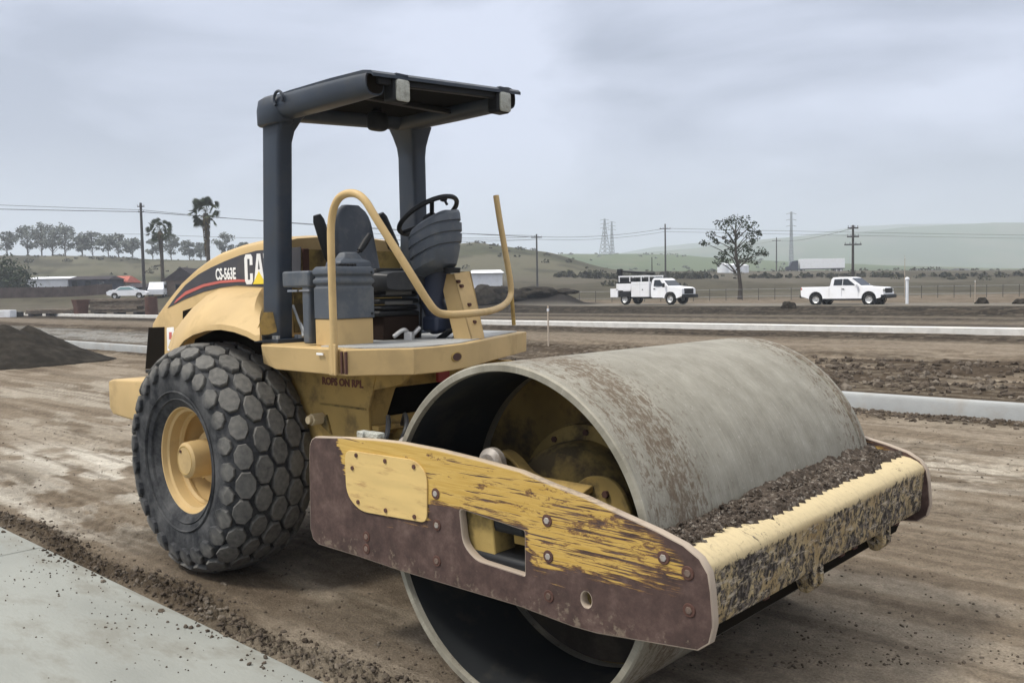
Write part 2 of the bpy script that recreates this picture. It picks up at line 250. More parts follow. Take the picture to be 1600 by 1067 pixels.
def drum_material():
    m = bpy.data.materials.new('worn drum steel'); m.use_nodes = True; t = m.node_tree; b = t.nodes['Principled BSDF']; L = t.links.new
    c = N(t, 'ShaderNodeTexCoord'); s = N(t, 'ShaderNodeSeparateXYZ'); L(c.outputs['Object'], s.inputs[0])
    # polar coordinates round the axle, so scratches run round the drum
    mz = N(t, 'ShaderNodeMath', operation='SUBTRACT'); L(s.outputs[2], mz.inputs[0]); mz.inputs[1].default_value = .762
    an = N(t, 'ShaderNodeMath', operation='ARCTAN2'); L(mz.outputs[0], an.inputs[0]); L(s.outputs[0], an.inputs[1])
    cb = N(t, 'ShaderNodeCombineXYZ'); L(s.outputs[1], cb.inputs[0]); L(an.outputs[0], cb.inputs[1])
    def noise(sc, det=6, ro=.6, st=(1, 1, 1), dis=0):
        mpn = N(t, 'ShaderNodeMapping'); mpn.inputs['Scale'].default_value = st; L(cb.outputs[0], mpn.inputs[0])
        n = N(t, 'ShaderNodeTexNoise'); n.inputs['Scale'].default_value = sc; n.inputs['Detail'].default_value = det; n.inputs['Roughness'].default_value = ro; n.inputs['Distortion'].default_value = dis; L(mpn.outputs[0], n.inputs[0]); return n.outputs[0]
    base = N(t, 'ShaderNodeValToRGB'); e = base.color_ramp.elements; e[0].position = .3; e[0].color = (.185, .170, .132, 1); e[1].position = .68; e[1].color = (.305, .288, .238, 1)
    L(noise(4, 8, .65, (1.6, .9, 1)), base.inputs[0])
    streak = N(t, 'ShaderNodeMapRange'); L(noise(5, 9, .75, (14, .6, 1)), streak.inputs[0]); streak.inputs[1].default_value = .52; streak.inputs[2].default_value = .75; streak.inputs[3].default_value = 0; streak.inputs[4].default_value = .4
    m1 = N(t, 'ShaderNodeMix', data_type='RGBA'); L(streak.outputs[0], m1.inputs[0]); L(base.outputs[0], m1.inputs[6]); m1.inputs[7].default_value = (.41, .39, .335, 1)
    # dried brown mud: rings near both rims and scattered flakes
    fc = N(t, 'ShaderNodeValToRGB'); e = fc.color_ramp.elements; e[0].position = 0; e[0].color = (.35, .35, .35, 1); e[1].position = 1; e[1].color = (.25, .25, .25, 1)
    for ps, v in ((.012, .60), (.035, .85), (.06, .70), (.10, 1.0), (.15, 1.0), (.19, .80), (.24, .55), (.36, .34), (.78, .30), (.87, .62), (.93, .85), (.955, .5), (.965, 1.0), (.985, 1.0)): x = e.new(ps); x.color = (v, v, v, 1)
    yn = N(t, 'ShaderNodeMapRange'); L(s.outputs[1], yn.inputs[0]); yn.inputs[1].default_value = -1.067; yn.inputs[2].default_value = 1.067; L(yn.outputs[0], fc.inputs[0])
    sep2 = N(t, 'ShaderNodeSeparateColor'); L(fc.outputs[0], sep2.inputs[0])
    th = N(t, 'ShaderNodeMapRange'); L(sep2.outputs[0], th.inputs[0]); th.inputs[3].default_value = .70; th.inputs[4].default_value = .42
    fl = noise(22, 12, .78, (1.8, .7, 1), .5)
    sb = N(t, 'ShaderNodeMath', operation='SUBTRACT'); L(fl, sb.inputs[0]); L(th.outputs[0], sb.inputs[1])
    k = N(t, 'ShaderNodeMath', operation='MULTIPLY'); k.use_clamp = True; L(sb.outputs[0], k.inputs[0]); k.inputs[1].default_value = 9
    k2 = N(t, 'ShaderNodeMath', operation='MULTIPLY'); L(k.outputs[0], k2.inputs[0]); k2.inputs[1].default_value = .85
    m2 = N(t, 'ShaderNodeMix', data_type='RGBA'); L(k2.outputs[0], m2.inputs[0]); L(m1.outputs[2], m2.inputs[6]); m2.inputs[7].default_value = (.120, .086, .058, 1)
    sp_n = N(t, 'ShaderNodeMapRange'); L(noise(60, 6, .7, (1, .6, 1)), sp_n.inputs[0]); sp_n.inputs[1].default_value = .58; sp_n.inputs[2].default_value = .68; sp_n.inputs[3].default_value = 0; sp_n.inputs[4].default_value = .55
    m7 = N(t, 'ShaderNodeMix', data_type='RGBA'); L(sp_n.outputs[0], m7.inputs[0]); L(m2.outputs[2], m7.inputs[6]); m7.inputs[7].default_value = (.44, .42, .37, 1)
    sc_n = N(t, 'ShaderNodeMapRange'); L(noise(7, 8, .8, (30, .35, 1)), sc_n.inputs[0]); sc_n.inputs[1].default_value = .35; sc_n.inputs[2].default_value = .65; sc_n.inputs[3].default_value = .78; sc_n.inputs[4].default_value = 1.18
    m8 = N(t, 'ShaderNodeVectorMath', operation='SCALE'); L(m7.outputs[2], m8.inputs[0]); L(sc_n.outputs[0], m8.inputs['Scale'])
    L(m8.outputs[0], b.inputs['Base Color']); b.inputs['Metallic'].default_value = .1; b.inputs['Specular IOR Level'].default_value = .3
    rg = N(t, 'ShaderNodeMapRange'); L(k.outputs[0], rg.inputs[0]); rg.inputs[3].default_value = .55; rg.inputs[4].default_value = .9; L(rg.outputs[0], b.inputs['Roughness'])
    bp = N(t, 'ShaderNodeBump'); bp.inputs['Strength'].default_value = .4; bp.inputs['Distance'].default_value = .005; L(fl, bp.inputs['Height']); L(bp.outputs[0], b.inputs['Normal'])
    return m
m_drum = drum_material()
m_drumin = mat('drum inside', (.020, .022, .024), .85, dirt=(.06, .055, .045), dscale=4, spec=.15)

# ------------------------------------------------------------------ mesh helpers
class MB:
    def __init__(s): s.v = []; s.f = []
    def add(s, vs, fs):
        n = len(s.v); s.v += [tuple(v) for v in vs]; s.f += [tuple(i + n for i in f) for f in fs]; return s
    def box(s, c, d, rot=None):
        hx, hy, hz_ = d[0] / 2, d[1] / 2, d[2] / 2
        vs = [Vector((x * hx, y * hy, z * hz_)) for z in (-1, 1) for y in (-1, 1) for x in (-1, 1)]
        if rot is not None: q = rot if isinstance(rot, Matrix) else Euler(rot).to_matrix(); vs = [q @ v for v in vs]
        c = Vector(c); return s.add([v + c for v in vs], [(0, 2, 3, 1), (4, 5, 7, 6), (0, 1, 5, 4), (2, 6, 7, 3), (0, 4, 6, 2), (1, 3, 7, 5)])
    def hexa(s, a, b):               # two matching loops of points -> closed solid
        n = len(a); return s.add(list(a) + list(b), [tuple(reversed(range(n))), tuple(range(n, 2 * n))] + [(i, (i + 1) % n, n + (i + 1) % n, n + i) for i in range(n)])
    def extrude(s, prof, axis, a, b): # prof (p,q) in the two other axes
        def mk(p, t): 
            if axis == 'x': return (t, p[0], p[1])
            if axis == 'y': return (p[0], t, p[1])
            return (p[0], p[1], t)
        return s.hexa([mk(p, a) for p in prof], [mk(p, b) for p in prof])
    def tube(s, pts, r, n=12, caps=True):
        pts = [Vector(p) for p in pts]; m = len(pts); rs = r if hasattr(r, '__len__') else [r] * m
        t0 = (pts[1] - pts[0]).normalized(); ref = Vector((0, 0, 1)) if abs(t0.z) < .9 else Vector((1, 0, 0)); nrm = t0.cross(ref).normalized()
        vs = []
        for i, p in enumerate(pts):
            t = ((pts[min(i + 1, m - 1)] - pts[max(i - 1, 0)])).normalized(); nrm = (nrm - t * nrm.dot(t)).normalized(); bn = t.cross(nrm)
            for k in range(n): a = 2 * math.pi * k / n; vs.append(p + (nrm * math.cos(a) + bn * math.sin(a)) * rs[i])
        fs = [(i * n + k, i * n + (k + 1) % n, (i + 1) * n + (k + 1) % n, (i + 1) * n + k) for i in range(m - 1) for k in range(n)]
        if caps: fs += [tuple(reversed(range(n))), tuple(range((m - 1) * n, m * n))]
        return s.add(vs, fs)
    def lathe(s, prof, axis='y', c=(0, 0, 0), n=48, closed=False):   # prof of (radius, along)
        c = Vector(c); vs = []; m = len(prof)
        for k in range(n):
            a = 2 * math.pi * k / n; ca, sa = math.cos(a), math.sin(a)
            for r, h in prof:
                vs.append(c + (Vector((r * ca, h, r * sa)) if axis == 'y' else Vector((r * ca, r * sa, h)) if axis == 'z' else Vector((h, r * ca, r * sa))))
        fs = []
        for k in range(n):
            k2 = (k + 1) % n
            for i in range(m - 1 + (1 if closed else 0)):
                j = (i + 1) % m; q = (k * m + i, k * m + j, k2 * m + j, k2 * m + i); fs.append(q)
        return s.add(vs, fs)
    def cyl(s, a, b, r, n=20): return s.tube([a, b], r, n)
    def ring(s, loops, closed_ends=True): # list of equal-length loops
        n = len(loops[0]); vs = [p for l in loops for p in l]
        fs = [(i * n + k, i * n + (k + 1) % n, (i + 1) * n + (k + 1) % n, (i + 1) * n + k) for i in range(len(loops) - 1) for k in range(n)]
        if closed_ends: fs += [tuple(reversed(range(n))), tuple(range((len(loops) - 1) * n, len(loops) * n))]
        return s.add(vs, fs)
    def build(s, name, m, parent=None, bevel=0, smooth=True, angle=35, seg=2, fix=True):
        me = bpy.data.meshes.new(name); me.from_pydata(s.v, [], s.f); me.update()
        if fix:
            bm = bmesh.new(); bm.from_mesh(me); bmesh.ops.remove_doubles(bm, verts=bm.verts, dist=1e-6); bmesh.ops.recalc_face_normals(bm, faces=bm.faces); bm.to_mesh(me); bm.free()
        return finish(me, name, m, parent, bevel, smooth, angle, seg)
ROOTLOC = {}
def link(o, parent):
    COL.objects.link(o)
    if parent is not None:
        o.parent = parent
        if parent.name in ROOTLOC: o.matrix_parent_inverse = Matrix.Translation(-ROOTLOC[parent.name])
    return o
def finish(me, name, m, parent=None, bevel=0, smooth=True, angle=35, seg=2):
    if m: me.materials.append(m)
    if smooth: me.shade_smooth(); me.set_sharp_from_angle(angle=R(angle))
    o = bpy.data.objects.new(name, me); link(o, parent)
    if bevel: b = o.modifiers.new('bevel', 'BEVEL'); b.width = bevel; b.segments = seg; b.limit_method = 'ANGLE'; b.angle_limit = R(40); b.harden_normals = False
    return o
def build_each(mb, name, m, parent=None, **k):
    """one object per separate piece collected in mb"""
    par = list(range(len(mb.v)))
    def root_(i):
        while par[i] != i: par[i] = par[par[i]]; i = par[i]
        return i
    for f in mb.f:
        for j in f[1:]: par[root_(j)] = root_(f[0])
    gr = {}
    for f in mb.f: gr.setdefault(root_(f[0]), []).append(f)
    out_ = []
    for fs in gr.values():
        idx = sorted({i for f in fs for i in f}); mp_ = {a: b for b, a in enumerate(idx)}; q = MB(); q.v = [mb.v[i] for i in idx]; q.f = [tuple(mp_[i] for i in f) for f in fs]; out_.append(q.build(name, m, parent, **k))
    return out_
def tag(o, label, cat, group=None, kind=None):
    if label: o['label'] = label
    if cat: o['category'] = cat
    if group: o['group'] = group
    if kind: o['kind'] = kind
    return o
def thing(name, loc, label, cat, group=None):
    o = bpy.data.objects.new(name, None); COL.objects.link(o); o.location = loc; o.empty_display_size = .3
    ROOTLOC[o.name] = Vector(loc); return tag(o, label, cat, group)
def local_thing(name, label, cat, group=None):    # built round the origin, moved afterwards
    return thing(name, (0, 0, 0), label, cat, group)
def dup_tree(o, parent=None):
    c = o.copy(); COL.objects.link(c)
    if parent is not None: c.parent = parent
    for ch in [x for x in COL.objects if x.parent == o]: dup_tree(ch, c)
    return c
def smooth_path(pts, n=6):
    pts = [Vector(p) for p in pts]; P = [pts[0] * 2 - pts[1]] + pts + [pts[-1] * 2 - pts[-2]]; out_ = []
    for i in range(1, len(P) - 2):
        for k in range(n):
            t = k / n; a, b, c, d = P[i - 1], P[i], P[i + 1], P[i + 2]
            out_.append(.5 * ((2 * b) + (c - a) * t + (2 * a - 5 * b + 4 * c - d) * t * t + (3 * b - a - 3 * c + d) * t ** 3))
    return out_ + [pts[-1]]
def round_path(pts, r, n=5):        # polyline with rounded corners
    pts = [Vector(p) for p in pts]; out_ = [pts[0]]
    for i in range(1, len(pts) - 1):
        a, b, c = pts[i - 1], pts[i], pts[i + 1]; d1 = (a - b); d2 = (c - b); rr = min(r, d1.length * .48, d2.length * .48)
        p, q = b + d1.normalized() * rr, b + d2.normalized() * rr
        for k in range(n + 1): t = k / n; out_.append(p * (1 - t) ** 2 + b * 2 * t * (1 - t) + q * t * t)
    return out_ + [pts[-1]]
def rounded(pts, r, n=5):            # closed 2-D outline with rounded corners; r single or per corner
    m = len(pts); out_ = []
    for i in range(m):
        a, b, c = Vector(pts[i - 1]), Vector(pts[i]), Vector(pts[(i + 1) % m]); rr = r[i] if hasattr(r, '__len__') else r
        if rr <= 0: out_.append(tuple(b)); continue
        d1, d2 = a - b, c - b; k_ = min(rr, d1.length * .48, d2.length * .48); p, q = b + d1.normalized() * k_, b + d2.normalized() * k_
        for k in range(n + 1): t = k / n; out_.append(tuple(p * (1 - t) ** 2 + b * 2 * t * (1 - t) + q * t * t))
    return out_
def plate(name, outlines, thick, mtx, m, parent=None, bevel=.004):
    """flat plate with holes: 2-D outlines filled and extruded both ways, turned by mtx into place"""
    cu = bpy.data.curves.new(name, 'CURVE'); cu.dimensions = '2D'; cu.fill_mode = 'BOTH'; cu.extrude = max(thick / 2 - bevel, .0005); cu.bevel_depth = bevel; cu.bevel_resolution = 1
    for ol in outlines:
        sp = cu.splines.new('POLY'); sp.points.add(len(ol) - 1)
        for p, q in zip(sp.points, ol): p.co = (q[0], q[1], 0, 1)
        sp.use_cyclic_u = True
    tmp = bpy.data.objects.new('tmp', cu); COL.objects.link(tmp); dg = bpy.context.evaluated_depsgraph_get()
    me = bpy.data.meshes.new_from_object(tmp.evaluated_get(dg)); bpy.data.objects.remove(tmp)
    me.transform(mtx); me.materials.clear(); me.name = name
    return finish(me, name, m, parent, smooth=True, angle=30)
def text(name, body, size, mtx, m, parent=None, ext=.002, sx=1.0, bold=.0, space=1.0):
    cu = bpy.data.curves.new(name, 'FONT'); cu.body = body; cu.size = size; cu.extrude = ext; cu.offset = bold; cu.space_character = space
    tmp = bpy.data.objects.new('tmp', cu); COL.objects.link(tmp); dg = bpy.context.evaluated_depsgraph_get()
    me = bpy.data.meshes.new_from_object(tmp.evaluated_get(dg)); bpy.data.objects.remove(tmp)
    me.transform(mtx @ Matrix.Diagonal((sx, 1, 1, 1))); me.materials.clear()
    return finish(me, name, m, parent, smooth=False)
def XZ(y, flip=False):               # 2-D (a,b) -> (x=a, y, z=b)
    return Matrix(((1, 0, 0, 0), (0, 0, -1, y), (0, 1, 0, 0), (0, 0, 0, 1)))
def xz(u, v, Y): p = on_y(u, v, Y); return (p.x, p.z)
def yz(u, v, X): p = on_x(u, v, X); return (p.y, p.z)

# ------------------------------------------------------------------ ground
def vnoise(x, y, seed=0):
    xi = np.floor(x).astype(np.int64); yi = np.floor(y).astype(np.int64); fx = x - xi; fy = y - yi; fx = fx * fx * (3 - 2 * fx); fy = fy * fy * (3 - 2 * fy)
    def h(a, b):
        n = (a * 374761393 + b * 668265263 + seed * 974634777) & 0x7fffffff; n = ((n ^ (n >> 13)) * 1274126177) & 0x7fffffff; n = n ^ (n >> 16); return (n & 0xffff) / 65535.0
    return (h(xi, yi) * (1 - fx) + h(xi + 1, yi) * fx) * (1 - fy) + (h(xi, yi + 1) * (1 - fx) + h(xi + 1, yi + 1) * fx) * fy
def fbm(x, y, o=5, seed=0, g=.5):
    a = 1; s = 0; t = 0
    for i in range(o): s = s + a * vnoise(x * 2 ** i + 17.3 * i, y * 2 ** i - 9.1 * i, seed + i); t += a; a *= g
    return s / t
def sst(x, a, b): t = np.clip((x - a) / (b - a), 0, 1); return t * t * (3 - 2 * t)
def crest(u, pts): xs, ys = zip(*pts); return np.interp(u, xs, ys)
HZ = lambda u: 451.5 - (u - 800) * .01735
def z_at(u, v, d): return CAM.z + (HZ(u) - v) / FPX * d
def height(x, y):
    dx = x - CAM.x; dy = y - CAM.y; d = dx * FH.x + dy * FH.y; l = dx * RH.x + dy * RH.y
    u = 800 + FPX * l / np.maximum(d, 1e-3); u = np.where(d < 5, 800, u); u = np.clip(u, -900, 2500)
    z = np.zeros_like(x)
    # near relief
    near = 1 - sst(d, 60, 120)
    z += near * (.02 * (fbm(x * 1.3, y * 2.2, 3, 3) - .5) + .012 * (fbm(x * 9, y * 9, 3, 5) - .5))
    z += near * .05 * (fbm(x * .35, y * .6, 3, 9) - .5) * sst(np.hypot(x + 1, y), 2.5, 6)
    # loose crumbs along the slab
    row = np.exp(-((y + 1.33 + .05 * np.sin(x * 3)) / .13) ** 2) * (x < 1.5)
    z += row * (.035 * fbm(x * 7, y * 7, 4, 21) + .03 * (fbm(x * 26, y * 26, 2, 22) > .55))
    # ruts pressed by passing wheels, with cleat prints
    for yr_, wd in ((5.9, .26), (4.1, .24), (-.05, .0), (6.9, .2)):
        if wd: g_ = np.exp(-((y - yr_ - .25 * np.sin(x * .22 + yr_)) / wd) ** 4); z -= near * g_ * (.022 + .014 * (np.sin(x * 22 + 9 * np.abs(y - yr_)) > .2)) * sst(x, -30, -6)
    for yr_ in (-.8, .8): g_ = np.exp(-((y - yr_) / .26) ** 4) * (1 - sst(x, -4.2, -3.6)); z -= near * g_ * (.012 + .012 * (np.sin(x * 30 + np.sin(y * 40)) > .1))
    # rubble behind the near kerb, spoil strip, berms
    rub = sst(y, 9.6, 12) * (1 - sst(y, 19, 23)); z += rub * (.22 * fbm(x * .6, y * 1.1, 5, 31, .62) - .02)
    rub2 = sst(y, 9.22, 9.26) * (1 - sst(y, 10.2, 12.5)); z += rub2 * .20
    fr = np.exp(-((y - 8.75) / .25) ** 2); z += fr * .07 * fbm(x * 3, y * 3, 4, 33)
    sp = sst(y, 24, 27) * (1 - sst(y, 28.4, 29.2)); z += sp * .06 * fbm(x * .8, y, 4, 35)
    rd = sst(y, 29.9, 31); z += rd * .06
    road = sst(y, 46, 54); z = z + road * .30
    bm_ = np.exp(-((y - 50) / 1.6) ** 2); z += bm_ * .12 * fbm(x * .3, y * .3, 3, 37)
    # berm of dark spoil in the middle distance
    b3 = np.exp(-((d - 84) / 4.0) ** 2) * sst(u, 560, 700) * (1 - sst(u, 870, 925)); z += b3 * (.25 + 1.4 * fbm(l * .16, d * .1, 3, 41))
    # gently rising field to the distance
    fieldR = sst(d, 85, 300); z += fieldR * sst(u, 300, 800) * (z_at(u, 424 + (u - 1200) * -.004, 300) - .36) * (1 - sst(d, 300, 5000) * .0)
    zl = (1 - sst(u, 420, 800)); z += zl * sst(d, 92, 128) * 1.75
    # left grassy hill carrying the tree row
    cA = crest(u, [(-900, 402), (0, 401), (160, 402), (240, 407), (400, 410), (560, 408), (700, 404), (745, 400), (800, 407), (850, 413), (1000, 428)])
    hA = sst(d, 165, 290) * (1 - sst(d, 310, 430) * .75); z += hA * np.maximum(z_at(u, cA, 290) - (1.75 * zl + 0.3 + 3.0 * (1 - zl)), 0) * (1 - sst(u, 850, 1000))
    # green hill in the middle, hazy ridge right, faint ridge behind
    cB = crest(u, [(-900, 440), (600, 430), (720, 420), (800, 410), (850, 400), (880, 397), (960, 398), (1060, 400), (1130, 405), (1250, 411), (1400, 416), (1600, 420), (2500, 425)])
    hB = sst(d, 430, 700) * (1 - sst(d, 740, 980) * .6); z += hB * np.maximum(z_at(u, cB, 700) - z, 0)
    cC = crest(u, [(-900, 445), (800, 430), (900, 410), (980, 398), (1060, 391), (1130, 384), (1180, 378), (1240, 372), (1320, 367), (1400, 358), (1480, 353), (1550, 350), (1620, 351), (2000, 362), (2500, 380)])
    hC = sst(d, 1050, 1650) * (1 - sst(d, 1700, 2000) * .6); z += hC * np.maximum(z_at(u, cC, 1650) - z, 0)
    cD = crest(u, [(-900, 446), (850, 440), (960, 398), (1020, 387), (1080, 381), (1160, 376), (1230, 372), (1300, 362), (1340, 354), (1420, 351), (1500, 350), (2500, 350)])
    hD = sst(d, 2000, 2350) * (1 - sst(d, 2400, 2700) * .6); z += hD * np.maximum(z_at(u, cD, 2350) - z, 0)
    z += sst(d, 120, 300) * (fbm(x * .012, y * .012, 4, 51) - .5) * 3.0 * sst(d, 150, 900)
    return z
def albedo(x, y):
    dx = x - CAM.x; dy = y - CAM.y; d = dx * FH.x + dy * FH.y; l = dx * RH.x + dy * RH.y
    u = 800 + FPX * l / np.maximum(d, 1e-3); u = np.clip(u, -900, 2500)
    C = np.zeros(x.shape + (3,)); C[:] = (.235, .195, .155)
    def mix(c, f): nonlocal C; f = np.clip(f, 0, 1)[..., None]; C = C * (1 - f) + np.array(c) * f
    f1 = fbm(x * .45, y * 1.6, 5, 61); f2 = fbm(x * 1.5, y * 4, 5, 62); f3 = fbm(x * .8 + y * .3, y * 2.4, 5, 63)
    mix((.15, .12, .092), sst(f1, .50, .68) * .75)
    mix((.34, .295, .245), sst(f3, .48, .64) * .75)
    # pale dried mud left of the machine and right of the beam
    lp = (1 - sst(np.hypot((x + 6.5) / 3.6, (y + .2) / 1.5), .55, 1.1)); mix((.62, .59, .54), lp * sst(f2 + .1 * f1, .42, .60) * .95)
    lp2 = (1 - sst(np.hypot((x + 13) / 6, (y - 3) / 3.5), .5, 1.1)); mix((.42, .385, .335), lp2 * sst(f3, .42, .58) * .8)
    rp = np.exp(-((y - 5.6 - .06 * (x - 2)) / 1.1) ** 2) * sst(x, -4, 0); mix((.56, .52, .46), rp * sst(f2, .42, .62) * .9)
    # cleat marks of a passing wheel
    ck = np.exp(-((y - 6.2) / .09) ** 2) * (np.sin(x * 14) > .1) * sst(x, .5, 1.5); mix((.09, .075, .06), ck * .8)
    # wet dark tracks beside the wheels, churned crumbs by the slab
    tr = np.exp(-((y + .55 + .1 * f1) / .35) ** 2) * (x < .5); mix((.12, .097, .075), tr * sst(f2, .38, .6) * .85)
    row = np.exp(-((y + 1.34 + .05 * np.sin(x * 3)) / .12) ** 2); mix((.085, .068, .052), row * 1.1)
    fr = np.exp(-((y - 8.7) / .3) ** 2); mix((.065, .05, .037), fr * 1.2 * sst(fbm(x * 3, y * 3, 4, 33), .3, .55))
    # strips parallel to the kerbs
    rub = sst(y, 9.8, 11) * (1 - sst(y, 17, 20)); mix((.062, .047, .035), rub * sst(fbm(x * .6, y * 1.1, 5, 31, .62), .30, .50) * .95)
    grv = sst(y, 18, 20.5) * (1 - sst(y, 23, 26)); mix((.27, .23, .19), grv * (.4 + .6 * sst(f2, .4, .6)))
    drk = sst(y, 24.0, 26.0) * (1 - sst(y, 29.3, 29.5)); mix((.045, .037, .030), drk * (1.0 - .35 * sst(f2, .5, .65)))
    aw = sst(y, 29.9, 30.3) * (1 - sst(y, 34, 37)); mix((.17, .16, .15), aw)
    aw2 = sst(y, 34, 38) * (1 - sst(y, 45, 50)); mix((.22, .195, .165), aw2 * .8)
    aw3 = sst(y, 38.5, 40) * (1 - sst(y, 42, 43)); mix((.07, .062, .055), aw3 * .9); aw4 = sst(y, 34.2, 34.8) * (1 - sst(y, 35.6, 36.4)); mix((.09, .08, .072), aw4 * .8)
    dk = sst(y, 43, 46) * (1 - sst(y, 53.2, 53.8)); mix((.036, .032, .027), dk * (1.0 - .25 * sst(f2, .45, .6)))
    sh = sst(y, 53.4, 54.2) * (1 - sst(y, 61, 63)); mix((.30, .285, .26), sh)
    # grey concrete apron that runs on at the left
    ap = sst(y, 9.6, 10.2) * (1 - sst(y, 14.5, 16.5)) * (1 - sst(x, -24, -12)); bk_ = sst(y, 9.2, 9.3) * (1 - sst(y, 10.5, 11)); mix((.07, .054, .04), bk_ * .9); mix((.37, .375, .375), ap * (.95 - .6 * sst(f3, .52, .66)))
    # far field: dry grey-brown grass, then green slopes
    fld = sst(d, 88, 110); fn = fbm(x * .03, y * .03, 5, 71); fn2 = fbm(x * .35, y * .35, 4, 72); mix((.125, .115, .085), fld)
    mix((.08, .072, .055), fld * sst(fn2, .5, .7) * .8); mix((.20, .185, .155), fld * sst(fn, .52, .62) * .6)
    b3 = np.exp(-((d - 84) / 6.0) ** 2) * sst(u, 560, 700) * (1 - sst(u, 900, 960)); mix((.045, .042, .042), b3 * 1.5)
    hl = sst(d, 175, 215) * (1 - sst(u, 850, 1000)); mix((.115, .125, .08), hl * (.7 + .3 * fn2)); mix((.21, .20, .15), hl * sst(fn, .45, .58) * .75); fq = fbm(x * .06, y * .1, 5, 78); mix((.06, .06, .045), hl * sst(fq, .5, .62) * .7)
    gr = sst(d, 330, 460); mix((.155, .205, .105), gr); mix((.22, .235, .15), gr * sst(fbm(x * .018, y * .018, 5, 79), .46, .60) * .8); mix((.09, .12, .07), gr * sst(fbm(x * .01, y * .01, 4, 77), .5, .62) * .35)
    st1 = fbm(x * .22, y * 7, 5, 64, .6); mix((.125, .10, .078), sst(st1, .52, .64) * .5 * (1 - sst(d, 40, 80))); mix((.33, .29, .24), sst(1 - st1, .56, .68) * .45 * (1 - sst(d, 40, 80)))
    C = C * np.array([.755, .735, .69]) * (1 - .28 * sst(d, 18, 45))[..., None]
    return C
def make_ground():
    rad = [2.2]
    while rad[-1] < 7000: r = rad[-1]; rad.append(r * (1.0045 if r < 14 else 1.0085 if r < 95 else 1.02 if r < 3000 else 1.1))
    rad = np.array([.0, 1.2] + rad)
    th = np.concatenate([np.linspace(-38, 38, 860), np.linspace(40, 320, 90)]); th = np.radians(th)
    TH, RR = np.meshgrid(th, rad); a0 = math.atan2(FH.y, FH.x); X = CAM.x + RR * np.cos(a0 - TH); Y = CAM.y + RR * np.sin(a0 - TH)
    Z = height(X, Y); nr, na = X.shape
    me = bpy.data.meshes.new('ground'); me.vertices.add(nr * na); me.vertices.foreach_set('co', np.stack([X, Y, Z], -1).reshape(-1).astype(np.float32))
    i = np.arange(nr - 1)[:, None] * na; j = np.arange(na)[None, :]; jn = (j + 1) % na
    F = np.stack([i + j, i + na + j, i + na + jn, i + jn], -1).reshape(-1, 4)
    me.loops.add(F.size); me.loops.foreach_set('vertex_index', F.reshape(-1).astype(np.int32)); me.polygons.add(len(F))
    me.polygons.foreach_set('loop_start', np.arange(0, F.size, 4, dtype=np.int32)); me.update(calc_edges=True); me.validate()
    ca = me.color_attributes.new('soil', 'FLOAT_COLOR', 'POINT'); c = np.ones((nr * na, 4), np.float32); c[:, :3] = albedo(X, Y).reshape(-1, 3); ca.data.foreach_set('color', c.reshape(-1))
    me.shade_smooth()
    m = bpy.data.materials.new('bare earth'); m.use_nodes = True; t = m.node_tree; b = t.nodes['Principled BSDF']; L = t.links.new
    at = N(t, 'ShaderNodeAttribute', attribute_name='soil'); c = N(t, 'ShaderNodeTexCoord')
    def nz_(s, d_=6, ro=.6): n = N(t, 'ShaderNodeTexNoise'); n.inputs['Scale'].default_value = s; n.inputs['Detail'].default_value = d_; n.inputs['Roughness'].default_value = ro; L(c.outputs['Object'], n.inputs[0]); return n.outputs[0]
    n1 = nz_(9, 8, .7); n2 = nz_(70, 4, .7)
    r1 = N(t, 'ShaderNodeMapRange'); L(n1, r1.inputs[0]); r1.inputs[1].default_value = .3; r1.inputs[2].default_value = .7; r1.inputs[3].default_value = .72; r1.inputs[4].default_value = 1.28
    r2 = N(t, 'ShaderNodeMapRange'); L(n2, r2.inputs[0]); r2.inputs[1].default_value = .3; r2.inputs[2].default_value = .7; r2.inputs[3].default_value = .7; r2.inputs[4].default_value = 1.3
    mu = N(t, 'ShaderNodeMath', operation='MULTIPLY'); L(r1.outputs[0], mu.inputs[0]); L(r2.outputs[0], mu.inputs[1])
    vs = N(t, 'ShaderNodeVectorMath', operation='SCALE'); L(at.outputs['Color'], vs.inputs[0]); L(mu.outputs[0], vs.inputs['Scale'])
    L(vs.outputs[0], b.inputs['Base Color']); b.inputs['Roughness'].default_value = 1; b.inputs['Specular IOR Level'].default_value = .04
    ad = N(t, 'ShaderNodeMath', operation='ADD'); L(n1, ad.inputs[0]); L(n2, ad.inputs[1])
    bp = N(t, 'ShaderNodeBump'); bp.inputs['Strength'].default_value = .8; bp.inputs['Distance'].default_value = .02; L(ad.outputs[0], bp.inputs['Height']); L(bp.outputs[0], b.inputs['Normal'])
    me.materials.append(m); o = bpy.data.objects.new('ground', me); COL.objects.link(o); o['kind'] = 'structure'; return o
make_ground()
def gz(x, y): return float(height(np.array([x], float), np.array([y], float))[0])
def gfar(u, d): p = far(u, d); p.z = gz(p.x, p.y); return p

